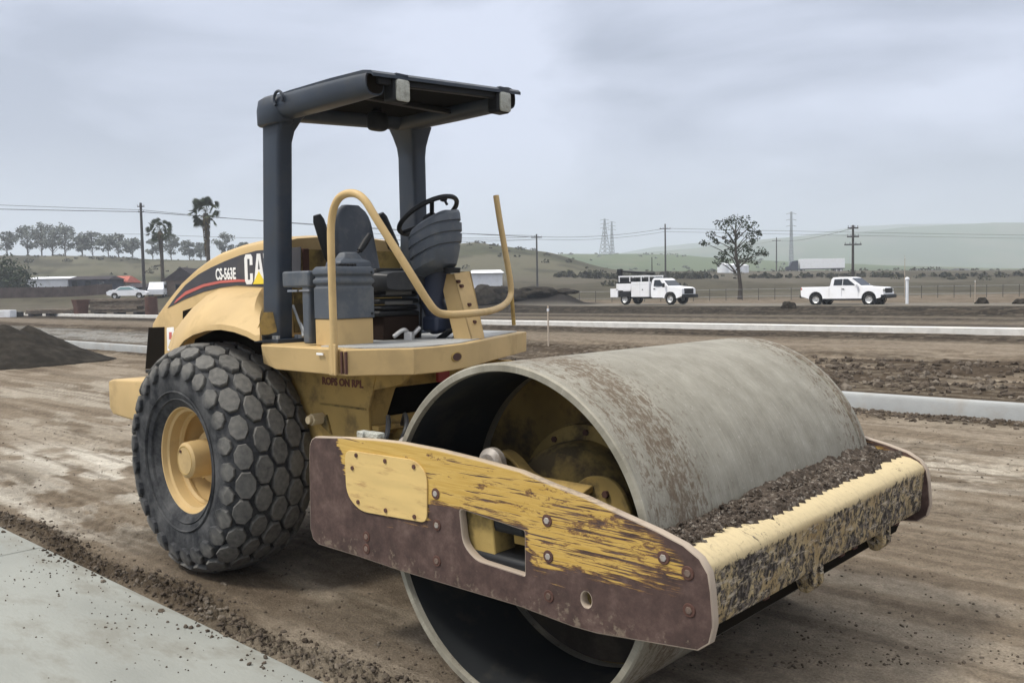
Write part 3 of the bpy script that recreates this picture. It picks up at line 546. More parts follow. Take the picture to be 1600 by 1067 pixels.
# pavement slab at the near left, kerbs
def strip(name, x0, x1, prof, m, step=3.0, jx=0):
    mb = MB(); xs = np.arange(x0, x1 + .01, step); mb.ring([[(x, p[0], p[1]) for p in prof] for x in xs]); o = mb.build(name, m, None, bevel=.012); o['kind'] = 'structure'; return o
for xa_, xb_, st_ in ((-67.2, -4.2, 4.5), (-4.188, 7.012, 1.4)): strip('pavement', xa_, xb_, [(-9, -.1), (-1.48, -.1), (-1.45, .03), (-1.50, .045), (-9, .06)], m_conc, st_)
m_kerb = mat('kerb concrete', (.33, .34, .34), .9, dirt=(.3, .28, .25), dirt_amt=.6, dscale=2, var=.08, bump=.2, bscale=40)
m_kerbw = mat('pale kerb concrete', (.66, .65, .62), .9, dirt=(.5, .48, .44), dirt_amt=.5, dscale=2, var=.08)
strip('kerb', -190, 60, [(9.02, -.1), (9.02, .19), (9.05, .24), (9.19, .245), (9.24, .20), (9.24, -.1)], m_kerb, 10)
strip('kerb', -260, 60, [(29.5, -.1), (29.48, .225), (29.9, .235), (29.9, -.1)], m_kerbw, 10)

# ================================================================== the road roller
ROLL = thing('road_roller', (-1.3, 0, 0), 'yellow single drum road roller with open dark canopy, parked on bare earth in the foreground', 'road roller')
YS = -1.14                                   # outer face of the near side plate
# ---- drum
mb = MB(); Rr = .762
mb.lathe([(Rr - .008, -1.067), (Rr, -1.059), (Rr, -1.0), (Rr, 0), (Rr, .90), (Rr, .962), (Rr - .012, .966), (Rr - .012, .982), (Rr, .986), (Rr, 1.059), (Rr - .008, 1.067), (Rr - .034, 1.067), (Rr - .038, 1.05), (Rr - .038, .56), (Rr - .038, -.56), (Rr - .038, -1.05), (Rr - .034, -1.067)], c=(0, 0, Rr), n=160, closed=True)
drum = mb.build('drum', m_drum, ROLL, angle=40)
mb = MB(); mb.lathe([(Rr - .0385, -1.04), (Rr - .0395, -1.04), (Rr - .0395, -.5), (Rr - .0385, -.5)], c=(0, 0, Rr), n=120, closed=True)
mb.lathe([(Rr - .0385, 1.04), (Rr - .0395, 1.04), (Rr - .0395, .5), (Rr - .0385, .5)], c=(0, 0, Rr), n=120, closed=True); build_each(mb, 'drum_lining', m_drumin, drum)
for s in (-1, 1):
    mb = MB(); mb.lathe([(.0, s * .45), (Rr - .04, s * .45), (Rr - .04, s * .42), (.0, s * .42)], c=(0, 0, Rr), n=96); mb.build('drum_head', mat('muddy yellow drum head', (.20, .14, .05), .9, dirt=(.05, .038, .025), dirt_amt=.9, dscale=3.5, var=.25, thr=.45), drum)
    mb = MB(); mb.lathe([(0, s * .70), (.24, s * .70), (.315, s * .675), (.345, s * .63), (.355, s * .56), (.355, s * .49), (.425, s * .485), (.43, s * .45)], c=(0, 0, Rr), n=64); hub = mb.build('drum_hub', m_yeld, drum, angle=30)
    mb = MB()
    for k in range(12): a = 2 * math.pi * k / 12; mb.cyl((.39 * math.cos(a), s * .48, Rr + .39 * math.sin(a)), (.39 * math.cos(a), s * .50, Rr + .39 * math.sin(a)), .015, 6)
    build_each(mb, 'hub_bolt', m_rust, hub)
for s in (-1, 1):  # dark half-disc stands in for the shade on the lower drum head
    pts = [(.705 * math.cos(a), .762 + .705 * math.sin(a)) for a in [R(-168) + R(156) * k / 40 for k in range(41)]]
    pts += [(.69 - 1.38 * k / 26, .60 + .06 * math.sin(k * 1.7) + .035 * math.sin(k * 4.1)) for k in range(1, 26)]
    plate('drum_shade', [pts], .02, XZ(s * .462), mat('drum shade brown', (.038, .032, .026), .95, dirt=(.075, .06, .045), dirt_amt=.6, dscale=6, bump=.5, bscale=18), drum, .006)
# inner carrier plate and arm between drum head and side plate (near side)
for s in (-1, 1):
    pl = rounded([(-.42, .48), (.45, .44), (.465, .86), (.40, .985), (.33, 1.025), (.22, 1.015), (.14, .95), (-.12, .95), (-.42, .80)], [.04, .06, .10, .06, .05, .04, .03, .06, .05])
    c = plate('carrier_plate', [pl], .025, XZ(s * .76), m_yeld, ROLL)
    mb = MB()
    for (x, z) in ((.33, .955), (.41, .87), (.25, .80), (.38, .72)): mb.cyl((x, s * .77, z), (x, s * .79, z), .016, 6)
    build_each(mb, 'bolt', m_rust, c)
    mb = MB(); mb.hexa([(-.12, s * .775, .955), (.26, s * .775, .955), (.26, s * .97, .90), (-.05, s * .97, .90)], [(-.12, s * .775, .985), (.26, s * .775, .985), (.26, s * .97, .93), (-.05, s * .97, .93)]); mb.build('carrier_shelf', m_yel2, ROLL, bevel=.005)
    mb = MB(); pth = smooth_path([(-.40, s * .77, .98), (-.35, s * .76, 1.05), (-.27, s * .76, 1.075), (-.19, s * .77, 1.05), (-.10, s * .79, 1.0), (.0, s * .80, .97)], 5)
    mb.ring([[p + Vector((0, -s * .035, 0)), p + Vector((0, s * .035, 0)), p + Vector((.004, s * .035, -.02)), p + Vector((.004, -s * .035, -.02))] for p in pth]); mb.build('carrier_lug', m_yel2, ROLL, bevel=.003)
    mb = MB(); mb.box((0, s * 1.0, .62), (.5, .2, .16)); mb.box((-.02, s * .98, .84), (.30, .2, .1)); build_each(mb, 'rubber_mount', m_blk, ROLL, bevel=.02)
    mb = MB(); mb.lathe([(0, -.03), (.05, -.03), (.075, -.01), (.075, .02), (.04, .035), (0, .035)], axis='y', c=(-.20, s * .93, 1.045), n=24); mb.build('motor_flange', m_steel, ROLL)
# ---- drum frame side plates
top = [xz(u, v, YS) for u, v in [(492, 684), (540, 685.5), (587.5, 689), (626, 693.5), (683, 704.6), (747, 720.5), (810.6, 738), (860, 759), (912, 778.7), (968.6, 805), (1025, 830.7), (1067, 853), (1092, 874), (1105, 897), (1109, 925), (1112, 965)]]
prof = [(-1.335, .60), (-1.325, .98), (-1.318, 1.04), (-1.30, 1.07)] + top + [(1.05, .66), (1.035, .60), (.99, .565), (.55, .515), (.43, .512), (.14, .528), (-.61, .523), (-.93, .53), (-1.27, .53), (-1.315, .55)]
win = rounded([(-.205, .885), (.188, .852), (.186, .655), (-.10, .665), (-.185, .72)], [.03, .015, .015, .04, .05])
for s in (-1, 1):
    hole = [[(.50 + .03 * math.cos(a), .632 + .036 * math.sin(a)) for a in [k * math.pi / 8 for k in range(16)]]]
    sp_ = plate('side_plate', [prof, win] + hole, .04, XZ(s * 1.12), m_plate if s < 0 else m_maroon if 0 else m_plate, ROLL, .006)
    cov = rounded([(-1.008, 1.052), (-.48, 1.062), (-.402, 1.01), (-.41, .785), (-.90, .762), (-1.005, .83)], [.05, .05, .05, .04, .08, .08])
    m_cov = mat('faded yellow cover', (.60, .43, .17), .6, dirt=(.36, .22, .09), dirt_amt=.8, dscale=5, stretch=(1, 1, 6), var=.1, thr=.55)
    cv = plate('cover_panel', [cov], .008, XZ(s * 1.1445), m_cov, sp_, .002)
    mb = MB()
    for (u, v) in ((557, 711), (602, 720), (647, 729), (551, 731), (560, 784), (603, 797), (648, 807)):
        x, z = xz(u, v, YS - .008); mb.cyl((x, s * 1.147, z), (x, s * 1.154, z), .011, 8)
    build_each(mb, 'cover_bolt', m_rust, cv)
    for (u, v) in ((681, 771), (683, 820), (683, 876), (855, 813), (857, 869), (858, 931), (1037, 871), (1075, 895), (1077, 953), (573, 838), (573, 857)):
        x, z = xz(u, v, YS); mb = MB(); f = s
        mb.lathe([(0, 0), (.0235, 0), (.026, .003), (.023, .004), (.019, .0015), (0, .0015)], c=(x, s * 1.1405 - (.004 if s < 0 else 0), z), n=20)
        wsh = mb.build('washer', m_rust, sp_)
        mb = MB(); mb.cyl((x, s * 1.1405, z), (x, s * 1.1475, z), .0145, 6); mb.build('bolt_head', m_steel if u in (681, 683, 855, 857, 1037) and v not in (876,) else m_bolt, wsh, bevel=.002)
# things seen through the window in the plate
mb = MB(); mb.extrude(rounded([(-.235, .60), (-.235, .93), (-.06, .93), (-.03, .66), (-.06, .60)], .03), 'y', -1.09, -.96); mb.build('inner_web', m_yeld, ROLL, bevel=.006)
mb = MB(); mb.tube(smooth_path([(.02, -.98, .90), (.05, -.97, .80), (.12, -.97, .74), (.24, -.97, .735), (.3, -1.0, .74)]), .016, 10); mb.build('hose', m_galv, ROLL)
mb = MB(); mb.box((.2, -1.0, .87), (.3, .12, .05)); mb.cyl((.16, -1.08, .82), (.16, -.94, .82), .03, 8); mb.build('bracket', m_yeld, ROLL, bevel=.008)
# ---- front beam
mb = MB(); bp_ = [(.80, .64), (.80, .905), (.84, .910), (.90, .910), (.95, .902), (.99, .886), (1.015, .866), (1.027, .846), (1.025, .830), (1.016, .72), (1.012, .645), (1.004, .622), (.975, .615)]
ys = np.linspace(-1.098, 1.098, 60); loops = []
for y in ys: loops.append([(x + .002 * math.sin(y * 5 + z * 9), y, z + .0015 * math.sin(y * 4)) for x, z in bp_])
mb.ring(loops); beam = mb.build('front_beam', m_beam, ROLL, angle=50)
for (u, v) in ((1270, 900), (1378, 843)):
    p = on_x(u, v, 1.0); mb = MB(); mb.extrude(rounded([(.88, .64), (1.01, .64), (1.015, .56), (.99, .525), (.95, .525), (.93, .57), (.90, .60)], .012), 'y', p.y - .022, p.y + .022)
    mb.extrude(rounded([(.88, .64), (1.01, .64), (1.015, .56), (.99, .525), (.95, .525), (.93, .57), (.90, .60)], .012), 'y', p.y + .055, p.y + .085); build_each(mb, 'scraper_bracket', m_beam, beam, bevel=.004)
mb = MB(); mb.box((.925, 0, .575), (.025, 2.0, .12), (0, .35, 0)); mb.build('shade_scraper_blade', m_void, beam)  # scraper enlarged and near-black, standing in for shade below the beam
mb = MB()
for y in (-1.0, -.55, .2, .35, .9): mb.box((.93, y, .60), (.06, .05, .05))
build_each(mb, 'scraper_bolt', m_rust, beam, bevel=.006)
# ---- rear cross beam of the drum frame and hitch
mb = MB(); mb.extrude([(-1.30, .56), (-1.30, 1.0), (-1.0, 1.0), (-.93, .93), (-.93, .56)], 'y', -1.098, 1.098); mb.build('rear_beam', m_yeld, ROLL, bevel=.01)
mb = MB(); mb.extrude([(-1.75, .50), (-1.75, 1.0), (-1.30, 1.0), (-1.30, .50)], 'y', -.28, .28); mb.cyl((-1.55, 0, .4), (-1.55, 0, 1.1), .09, 20); mb.build('hitch', m_yeld, ROLL, bevel=.015)
mb = MB(); mb.box((-.95, -1.075, 1.128), (.05, .05, .035)); mb.box((-.86, -1.075, 1.132), (.10, .05, .03)); build_each(mb, 'grease_block', m_lens, ROLL, bevel=.006)
mb = MB()
for k in range(6): mb.tube(smooth_path([(-1.0, -.95 + .13 * k, 1.0), (-.98, -.9 + .13 * k, 1.10 + .02 * (k % 3)), (-1.15, -.75 + .12 * k, 1.16), (-1.45, -.5 + .1 * k, 1.05)]), .013, 8)
build_each(mb, 'hydraulic_hose', m_blk, ROLL)
mb = MB()
for k in range(5): mb.cyl((-.9 - .06 * k, -.93 + .1 * k, 1.03), (-.84 - .06 * k, -.9 + .1 * k, 1.09), .018, 6)
build_each(mb, 'hose_fitting', m_steel, ROLL)

# ---- wheels
def tyre_profile(n=40):
    pts = [(.345, -.225), (.375, -.25), (.43, -.278), (.50, -.292), (.57, -.292), (.63, -.28), (.675, -.252), (.705, -.21), (.722, -.15), (.730, -.08), (.732, 0)]
    full = pts + [(r, -y) for r, y in pts[-2::-1]]; return full
def make_wheel(yc, s):
    """s=-1: outer face towards -y"""
    w_ = MB(); w_.lathe([(.30, s * -.1), (.31, s * -.1)], c=(-2.9, yc, .757), n=8)
    full = tyre_profile(); C = Vector((-2.9, yc, .757))
    sm = smooth_path([(r, y, 0) for r, y in full], 3); prof_ = [(p.x, p.y) for p in sm]
    disc = MB()
    disc.lathe([(0, s * .02), (.16, s * .02), (.24, s * .0), (.30, s * -.05), (.312, s * .10), (.318, s * .19), (.335, s * .20), (.345, s * .228), (.365, s * .236), (.368, s * .226), (.352, s * .21), (.345, s * .18), (.33, -s * .0), (.33, -s * .2), (.36, -s * .23)], c=C, n=72)
    rim = disc.build('wheel', m_yel, ROLL, angle=30)
    rg = MB(); rg.lathe([(.290, s * .105), (.300, s * .125), (.314, s * .125), (.314, s * .09), (.296, s * .085)], c=C, n=72, closed=True); rg.build('rim_ring', m_yel, rim)
    hb = MB(); hb.lathe([(0, s * .245), (.10, s * .245), (.118, s * .232), (.122, s * .19), (.122, s * .09), (.17, s * .07), (.18, s * .02)], c=C, n=40); hub_ = hb.build('hub', m_yel, rim, angle=30)
    ob_ = MB(); ob_.lathe([(.088, s * .2455), (.092, s * .248), (.096, s * .2455)], c=C, n=40); ob_.build('hub_seal', m_yel2, hub_); pb = MB(); pb.cyl(C + Vector((-.045, s * .240, .055)), C + Vector((-.045, s * .252, .055)), .010, 8); pb.build('filler_plug', m_rust, hub_)
    nb = MB()
    for k in range(10): a = 2 * math.pi * k / 10 + .2; q = C + Vector((.205 * math.cos(a), 0, .205 * math.sin(a))); nb.cyl(q + Vector((0, s * .01, 0)), q + Vector((0, s * .05, 0)), .018, 6)
    build_each(nb, 'wheel_nut', m_yel2, rim)
    t = MB(); t.lathe(prof_ + [(.34, .2), (.34, -.2)], c=C, n=128, closed=True)
    # raised rings on the sidewall
    for r0, yy in ((.455, .287), (.405, .266)):
        t.lathe([(r0 - .008, s * yy), (r0, s * (yy + .010)), (r0 + .008, s * (yy + .004))], c=C, n=96)
    nt_ = len(t.v)
    # staggered hexagonal lugs wrapped over the crown
    P = np.array(prof_); ds = np.r_[0, np.cumsum(np.hypot(*np.diff(P, axis=0).T))]; mid = ds[-1] / 2
    def on(s_, h):
        q = mid + s_; r = np.interp(q, ds, P[:, 0]); y = np.interp(q, ds, P[:, 1]); r1, y1, r2, y2 = np.interp(q - .01, ds, P[:, 0]), np.interp(q - .01, ds, P[:, 1]), np.interp(q + .01, ds, P[:, 0]), np.interp(q + .01, ds, P[:, 1])
        tr, ty = r2 - r1, y2 - y1; L_ = math.hypot(tr, ty) or 1; nr_, ny = ty / L_, -tr / L_
        if nr_ < 0: nr_, ny = -nr_, -ny
        return r + nr_ * h, y + ny * h
    NA = 25
    for ci, (s0, hw, hl) in enumerate([(-.335, .060, .072), (-.222, .055, .087), (-.111, .056, .088), (0, .056, .088), (.111, .056, .088), (.222, .055, .087), (.335, .060, .072)]):
        for k in range(NA):
            a0 = 2 * math.pi * (k + (.5 if ci % 2 else 0)) / NA + .03 + random.uniform(-.008, .008)
            hexa_ = [(-hw * .42, -hl), (hw * .42, -hl), (hw, -hl * .36), (hw, hl * .36), (hw * .42, hl), (-hw * .42, hl), (-hw, hl * .36), (-hw, -hl * .36)]
            loops = []
            jit = random.uniform(.87, 1.03); s1_, a0 = s0 + random.uniform(-.004, .004), a0 + random.uniform(-.012, .012); hh_ = random.uniform(.9, 1.1)
            for (sc, h) in ((1.05 * jit, -.008), (1.0 * jit, .024 * hh_), (.93 * jit, .031 * hh_)):
                lp = []
                for (ds_, dl) in hexa_:
                    r, y = on(s1_ + ds_ * sc, h * (1 if abs(s0) < .3 else .8)); a = a0 + dl * sc / .74; lp.append(C + Vector((r * math.cos(a), y, r * math.sin(a))))
                loops.append(lp)
            n0 = len(t.v); t.v += [tuple(p) for l in loops for p in l]
            for q in range(2):
                for e in range(8): t.f.append((n0 + q * 8 + e, n0 + q * 8 + (e + 1) % 8, n0 + (q + 1) * 8 + (e + 1) % 8, n0 + (q + 1) * 8 + e))
            # crowned top
            rc, yc_ = on(s0, .0312); t.v.append(tuple(C + Vector((rc * math.cos(a0), yc_, rc * math.sin(a0)))))
            for e in range(8): t.f.append((n0 + 16 + e, n0 + 16 + (e + 1) % 8, n0 + 24))
    # flatten where it carries the machine
    t.v = [(x, y, max(z, .004)) for x, y, z in t.v]
    ty = t.build('tyre', m_tyre, rim, angle=18, fix=True)
    me = ty.data; at = me.attributes.new('dust', 'FLOAT', 'POINT')
    co = np.empty(len(me.vertices) * 3, np.float32); me.vertices.foreach_get('co', co); co = co.reshape(-1, 3)
    rr = np.hypot(co[:, 0] + 2.9, co[:, 2] - .757); yy = np.abs(co[:, 1] - yc)
    rs_ = np.interp(yy, [0, .08, .15, .21, .252, .28, .292], [.732, .730, .722, .705, .675, .63, .57]); v = np.clip((rr - rs_ - .006) / .018, 0, 1) * (rr > .6) * .95; at.data.foreach_set('value', v.astype(np.float32))
    me.materials.clear(); me.materials.append(m_tyre)
    return rim
make_wheel(-.785, -1); make_wheel(.785, 1)
mb = MB(); mb.cyl((-2.9, -.7, .757), (-2.9, .7, .757), .15, 24); mb.box((-2.9, 0, .757), (.45, .6, .45)); mb.build('axle', m_yeld, ROLL, bevel=.02)

# ---- chassis under the deck
yc0 = -.5
ch = [xz(452, 572, yc0), xz(590, 590, yc0), xz(575, 640, yc0), xz(578, 700, yc0), (-1.62, .62), (-2.2, .58), (-3.3, .62), (-3.9, .9), (-3.9, 1.2), (-2.6, 1.35)]
ch[0] = (-2.45, 1.395); ch[1] = (ch[1][0], 1.395)
for s in (-1, 1): chp = plate('chassis_side', [ch], .02, XZ(s * .49), m_yel2, ROLL, .004)
a = xz(500, 629, -.502); b = xz(572, 641, -.502)
mb = MB(); mb.box(((a[0] + b[0]) / 2, -.503, (a[1] + b[1]) / 2), (b[0] - a[0], .006, .012)); mb.build('weld_seam', m_yeld, ROLL)
mb = MB(); q = on_y(492, 655, -.56); mb.cyl(q + Vector((0, -.03, 0)), q + Vector((0, .06, 0)), .038, 8); mb.cyl(q + Vector((0, -.055, 0)), q + Vector((0, -.03, 0)), .026, 14); mb.build('drain_plug', mat('pale dusty steel', (.55, .46, .30), .6), ROLL, bevel=.004)
mb = MB(); q = on_y(512, 660, -.50); mb.extrude([(q.x - .05, q.z - .02), (q.x + .0, q.z + .05), (q.x + .05, q.z - .07)], 'y', -.515, -.5); mb.build('gusset', m_yeld, ROLL)
p0 = on_y(503, 591, -.502); p1 = on_y(566, 600, -.502)
text('side_lettering', 'ROPS ON RBL', .062, Matrix.Translation((p0.x, -.502, p0.z - .035)) @ Matrix.Rotation(R(90), 4, 'X'), mat('faded red lettering', (.13, .05, .035), .7), ROLL, .001, sx=1.08, bold=.003)
# front bulkhead under the deck: framed opening, ribs, dark machinery space
mb = MB()
XF = -1.66
fr_o = [(-.48, .62), (-.48, 1.39), (.48, 1.39), (.48, .62)]
fo = [(-.36, 1.07), (-.28, 1.25), (.30, 1.25), (.38, 1.07)]; fo2 = rounded([(-.38, .70), (-.38, .97), (.38, .97), (.38, .70)], .03)
YZ = lambda x: Matrix(((0, 0, 1, x), (1, 0, 0, 0), (0, 1, 0, 0), (0, 0, 0, 1)))
bh = plate('bulkhead', [fr_o, rounded(fo, .02), fo2], .025, YZ(XF), m_yel2, ROLL, .004)
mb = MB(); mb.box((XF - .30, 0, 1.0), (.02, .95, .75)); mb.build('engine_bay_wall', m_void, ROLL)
mb = MB(); mb.box((XF + .05, 0, 1.02), (.08, .96, .03)); mb.extrude([(XF + .01, 1.37), (XF + .42, 1.37), (XF + .32, 1.30), (XF + .01, 1.24)], 'y', -.495, -.465); mb.extrude([(XF + .01, 1.37), (XF + .42, 1.37), (XF + .32, 1.30), (XF + .01, 1.24)], 'y', .465, .495); build_each(mb, 'bulkhead_rib', m_yel2, bh, bevel=.005)
mb = MB(); q = on_x(692, 585, XF + .1); mb.box(q, (.03, .10, .09)); mb.build('tail_lamp', mat('red lamp', (.30, .03, .03), .4), ROLL, bevel=.008)

# ---- deck
ZD, ZB = 1.53, 1.388
plan = [(-2.10, -.93), (-1.275, -.93), (-1.19, -.83), (-1.01, -.68), (-1.005, -.5), (-1.07, -.22), (-1.33, .28), (-1.68, .98), (-2.45, .98), (-2.45, -.70)]
bot = [(-1.99, -.90), (-1.275, -.925), (-1.19, -.825), (-1.01, -.675), (-1.005, -.5), (-1.07, -.22), (-1.33, .28), (-1.68, .975), (-2.45, .975), (-2.45, -.70)]
mb = MB(); mb.hexa([(x, y, ZB) for x, y in bot], [(x, y, ZD) for x, y in plan]); deck = mb.build('deck', m_yel, ROLL, bevel=.006, seg=3)
mat_pl = [(-1.62, -.84), (-1.24, -.82), (-1.06, -.64), (-1.055, -.5), (-1.11, -.24), (-1.37, .24), (-1.72, .92), (-2.35, .92), (-2.35, -.55), (-1.75, -.55)]
mb = MB(); mb.hexa([(x, y, ZD) for x, y in mat_pl], [(x, y, ZD + .006) for x, y in mat_pl]); mb.build('floor_plate', m_mat, deck)
p = on_y(672, 557, 0); e1, e2 = Vector((-1.005, -.5, 0)), Vector((-1.07, -.22, 0)); d_ = (e2 - e1).normalized(); nrm_ = Vector((d_.y, -d_.x, 0))
cc = e1 + d_ * .17 + Vector((0, 0, 1.462)) + nrm_ * .0
rotm = Matrix((d_, Vector((0, 0, 1)), nrm_)).transposed()
mb = MB(); mb.ring([[cc + d_ * (.046 * sx * math.cos(a)) + Vector((0, 0, .025 * sx * math.sin(a))) + nrm_ * h for a in [2 * math.pi * k / 24 for k in range(24)]] for sx, h in ((1.15, .001), (1.1, .006), (.95, .006))]); mb.build('deck_grommet', m_yel2, deck)
mb = MB(); mb.ring([[cc + d_ * (.042 * math.cos(a)) + Vector((0, 0, .022 * math.sin(a))) + nrm_ * h for a in [2 * math.pi * k / 24 for k in range(24)]] for h in (0.002, .0075)]); mb.build('deck_slot', mat('dark red lamp', (.05, .015, .013), .4), deck)
mb = MB(); q = on_y(520, 578, -.932); 
for du in (0, .035): mb.box((-1.30 + du, -.934, 1.46), (.012, .014, .12))
build_each(mb, 'step_hinge', m_rust, deck)
mb = MB(); mb.box((-1.5, -.933, 1.50), (.06, .006, .012)); mb.build('sticker', m_wht, deck)

# ---- hand rails
RR_ = .021
zr = lambda u, v, Y: on_y(u, v, Y)
pr = [Vector((-1.35, -.945, 1.40)), Vector((-1.36, -.94, 2.0)), zr(518, 345, -.93), zr(528, 312, -.93), zr(548, 302, -.92), zr(568, 311, -.91), zr(590, 345, -.88), zr(640, 425, -.78), zr(668, 470, -.70), zr(684, 488, -.64), zr(705, 492, -.54)]
pr = smooth_path(pr, 7)
pr2 = [on_y(735, 490, -.33), on_y(765, 486, .05), on_y(785, 478, .5), on_y(796, 466, .72), on_y(798, 445, .78), on_y(788, 385, .78), on_y(781, 345, .78), on_y(775, 306, .78)]
rail = MB().tube(pr + smooth_path(pr2, 7), RR_, 14).build('hand_rail', m_yel, ROLL)
mb = MB(); mb.tube([on_y(797, 430, .79), on_y(803, 508, .79)], .014, 10); mb.build('rail_post', m_yel2, rail)
q0, q1 = Vector(pr2[0]), Vector(pr2[1])
mb = MB(); mb.box((-1.352, -.955, 1.475), (.06, .012, .17)); mb.build('rail_foot', m_yel, rail, bevel=.004)

# ---- side console (grey box on yellow pedestal) right of the seat
cx = on_x(518, 416, -1.55); y0 = cx.y; y1 = on_x(584, 430, -1.55).y
mb = MB(); zt, zb = 1.985, 1.685
rib = [(0, zb), (.0, zb + .175), (-.008, zb + .185), (-.008, zb + .195), (.003, zb + .205), (.003, zb + .225), (-.008, zb + .235), (-.008, zb + .245), (.004, zb + .255), (.004, zt - .02), (-.01, zt)]
lp = []
for dx, z in rib: x1_, x0_ = -1.55 + dx, -1.73 - dx; lp.append([(x1_, y0 - dx, z), (x1_, y1 + dx, z), (x0_, y1 + dx, z), (x0_, y0 - dx, z)])
mb.ring(lp); con = mb.build('side_console', m_gry, ROLL, bevel=.006)
mb = MB(); mb.box((-1.645, (y0 + y1) / 2, 1.608), (.17, y1 - y0 - .01, .155)); mb.build('console_pedestal', m_yel, ROLL, bevel=.006)
mb = MB(); mb.ring([[(x, y, z) for x, y in ((-1.75, y0 - .02), (-1.75, y0 + .10), (-2.02, y0 + .10), (-2.02, y0 - .02))] for z in (1.87, 1.885, 1.90, 1.945, 1.965)]); mb.box((-1.80, y0 + .04, 1.71), (.07, .10, .34)); mb.build('rear_console', m_gry, ROLL, bevel=.012)
mb = MB(); mb.box((-1.80, y0 - .013, 1.85), (.10, .01, .01)); mb.box((-1.92, y0 - .013, 1.85), (.10, .01, .012)); build_each(mb, 'console_trim', m_gryl, con)
mb = MB(); q = on_x(545, 420, -1.66)
mb.ring([[(q.x + sx * a_, q.y + sy * b_, z) for sx, sy in ((1, -1), (1, 1), (-1, 1), (-1, -1))] for a_, b_, z in ((.075, .12, zt - .005), (.07, .11, zt + .03), (.045, .07, zt + .045), (.03, .05, zt + .08), (.02, .03, zt + .085))]); mb.build('lever_boot', m_gry, con, bevel=.008)
mb = MB(); a_, b_ = on_x(562, 392, -1.66), on_x(578, 367, -1.66); mb.tube([(q.x, q.y + .03, zt + .06), a_], .009, 8); mb.tube([a_, a_ + (b_ - a_) * .5, b_], [.017, .021, .017], 12); mb.build('control_lever', m_blk, con)

# ---- seat
def cushion(mb, c, d, r, rot=(0, 0, 0), n=8):
    q = Euler(rot).to_matrix(); hx, hy, hz_ = d; c = Vector(c)
    lp = []
    for k in range(n + 1):
        t = -1 + 2 * k / n; sc = (1 - abs(t) ** 3.2 * .22); out_ = []
        for e in range(32): a = 2 * math.pi * e / 32; ca, sa = math.cos(a), math.sin(a); pw = .42; out_.append(c + q @ Vector((hx * t, hy * sc * math.copysign(abs(ca) ** pw, ca), hz_ * sc * math.copysign(abs(sa) ** pw, sa))))
        lp.append(out_)
    mb.ring(lp); return mb
XB = -2.08
bt, bl_, br_ = on_x(555, 320, XB), on_x(524, 400, XB), on_x(598, 400, XB)
cyb = on_x(557, 360, XB).y
mb = MB(); lp = []
for k in range(13):
    t = k / 12; z = 1.95 + (bt.z - 1.95) * t; hw = .175 * (1 - .26 * t) * (1 if t < .72 else math.sqrt(max(.02, 1 - ((t - .72) / .30) ** 2)) ** .8); x = XB - .06 * t
    lp.append([Vector((x + .055 * (1 - .4 * t ** 4) * math.copysign(abs(math.cos(a)) ** .6, math.cos(a)), cyb + hw * math.copysign(abs(math.sin(a)) ** .5, math.sin(a)), z)) for a in [2 * math.pi * e / 28 for e in range(28)]])
mb.ring(lp); seat = mb.build('seat', m_vinyl, ROLL, angle=60)
mb = MB(); cushion(mb, (-1.86, cyb + .05, 1.90), (.24, .24, .07), .05); mb.build('seat_cushion', mat('black vinyl', (.03, .032, .036), .45, dirt=(.1, .1, .1), dirt_amt=.4), seat, angle=60)
sc_, se_ = on_x(585, 425, -1.72), on_x(652, 425, -1.72)
ym = (sc_.y + se_.y) / 2; hwid = (se_.y - sc_.y) / 2
mb = MB()
for z, h, k in ((1.935, .09, 1.06), (1.86, .06, .95), (1.815, .03, .88), (1.775, .035, .95), (1.735, .03, .88), (1.70, .035, .96)): mb.box((-1.80, ym, z), (.22, 2 * hwid * k, h))
mb.build('seat_suspension', m_blk, seat, bevel=.014)
mb = MB(); mb.box((-1.69, ym - .01, 1.765), (.006, hwid * 1.3, .022)); mb.box((-1.69, ym - .01, 1.845), (.006, hwid * 1.2, .06)); mb.build('seat_bellows', mat('grey rubber folds', (.10, .10, .095), .7), seat, bevel=.003)
mb = MB(); mb.box((-1.85, ym + .02, 1.61), (.30, hwid * 1.7, .15)); mb.build('seat_base', mat('dark brown steel', (.022, .014, .011), .8), seat, bevel=.01)
for (ua, va, ub, vb) in ((495, 336, 513, 392), (594, 334, 612, 378)):
    a_, b_ = on_x(ua, va, XB + .02), on_x(ub, vb, XB + .02); a2, b2 = a_ + (a_ - b_) * .0, b_ + (b_ - a_) * .3
    mb = MB(); mb.tube([a2, a2 + (b2 - a2) * .12, a2 + (b2 - a2) * .9, b2], [.024, .036, .04, .028], 14); mb.build('armrest', m_blk, seat)
mb = MB(); q = on_z(622, 520, ZD); mb.tube(smooth_path([(-1.62, ym - .12, 1.56), (-1.60, ym - .05, 1.60), (-1.62, ym + .02, 1.56), (-1.6, ym + .08, 1.61)]), .014, 8); mb.box((-1.6, ym - .01, 1.56), (.05, .07, .05), (0, 0, .6)); mb.build('seat_belt', m_chr, seat, bevel=.003)

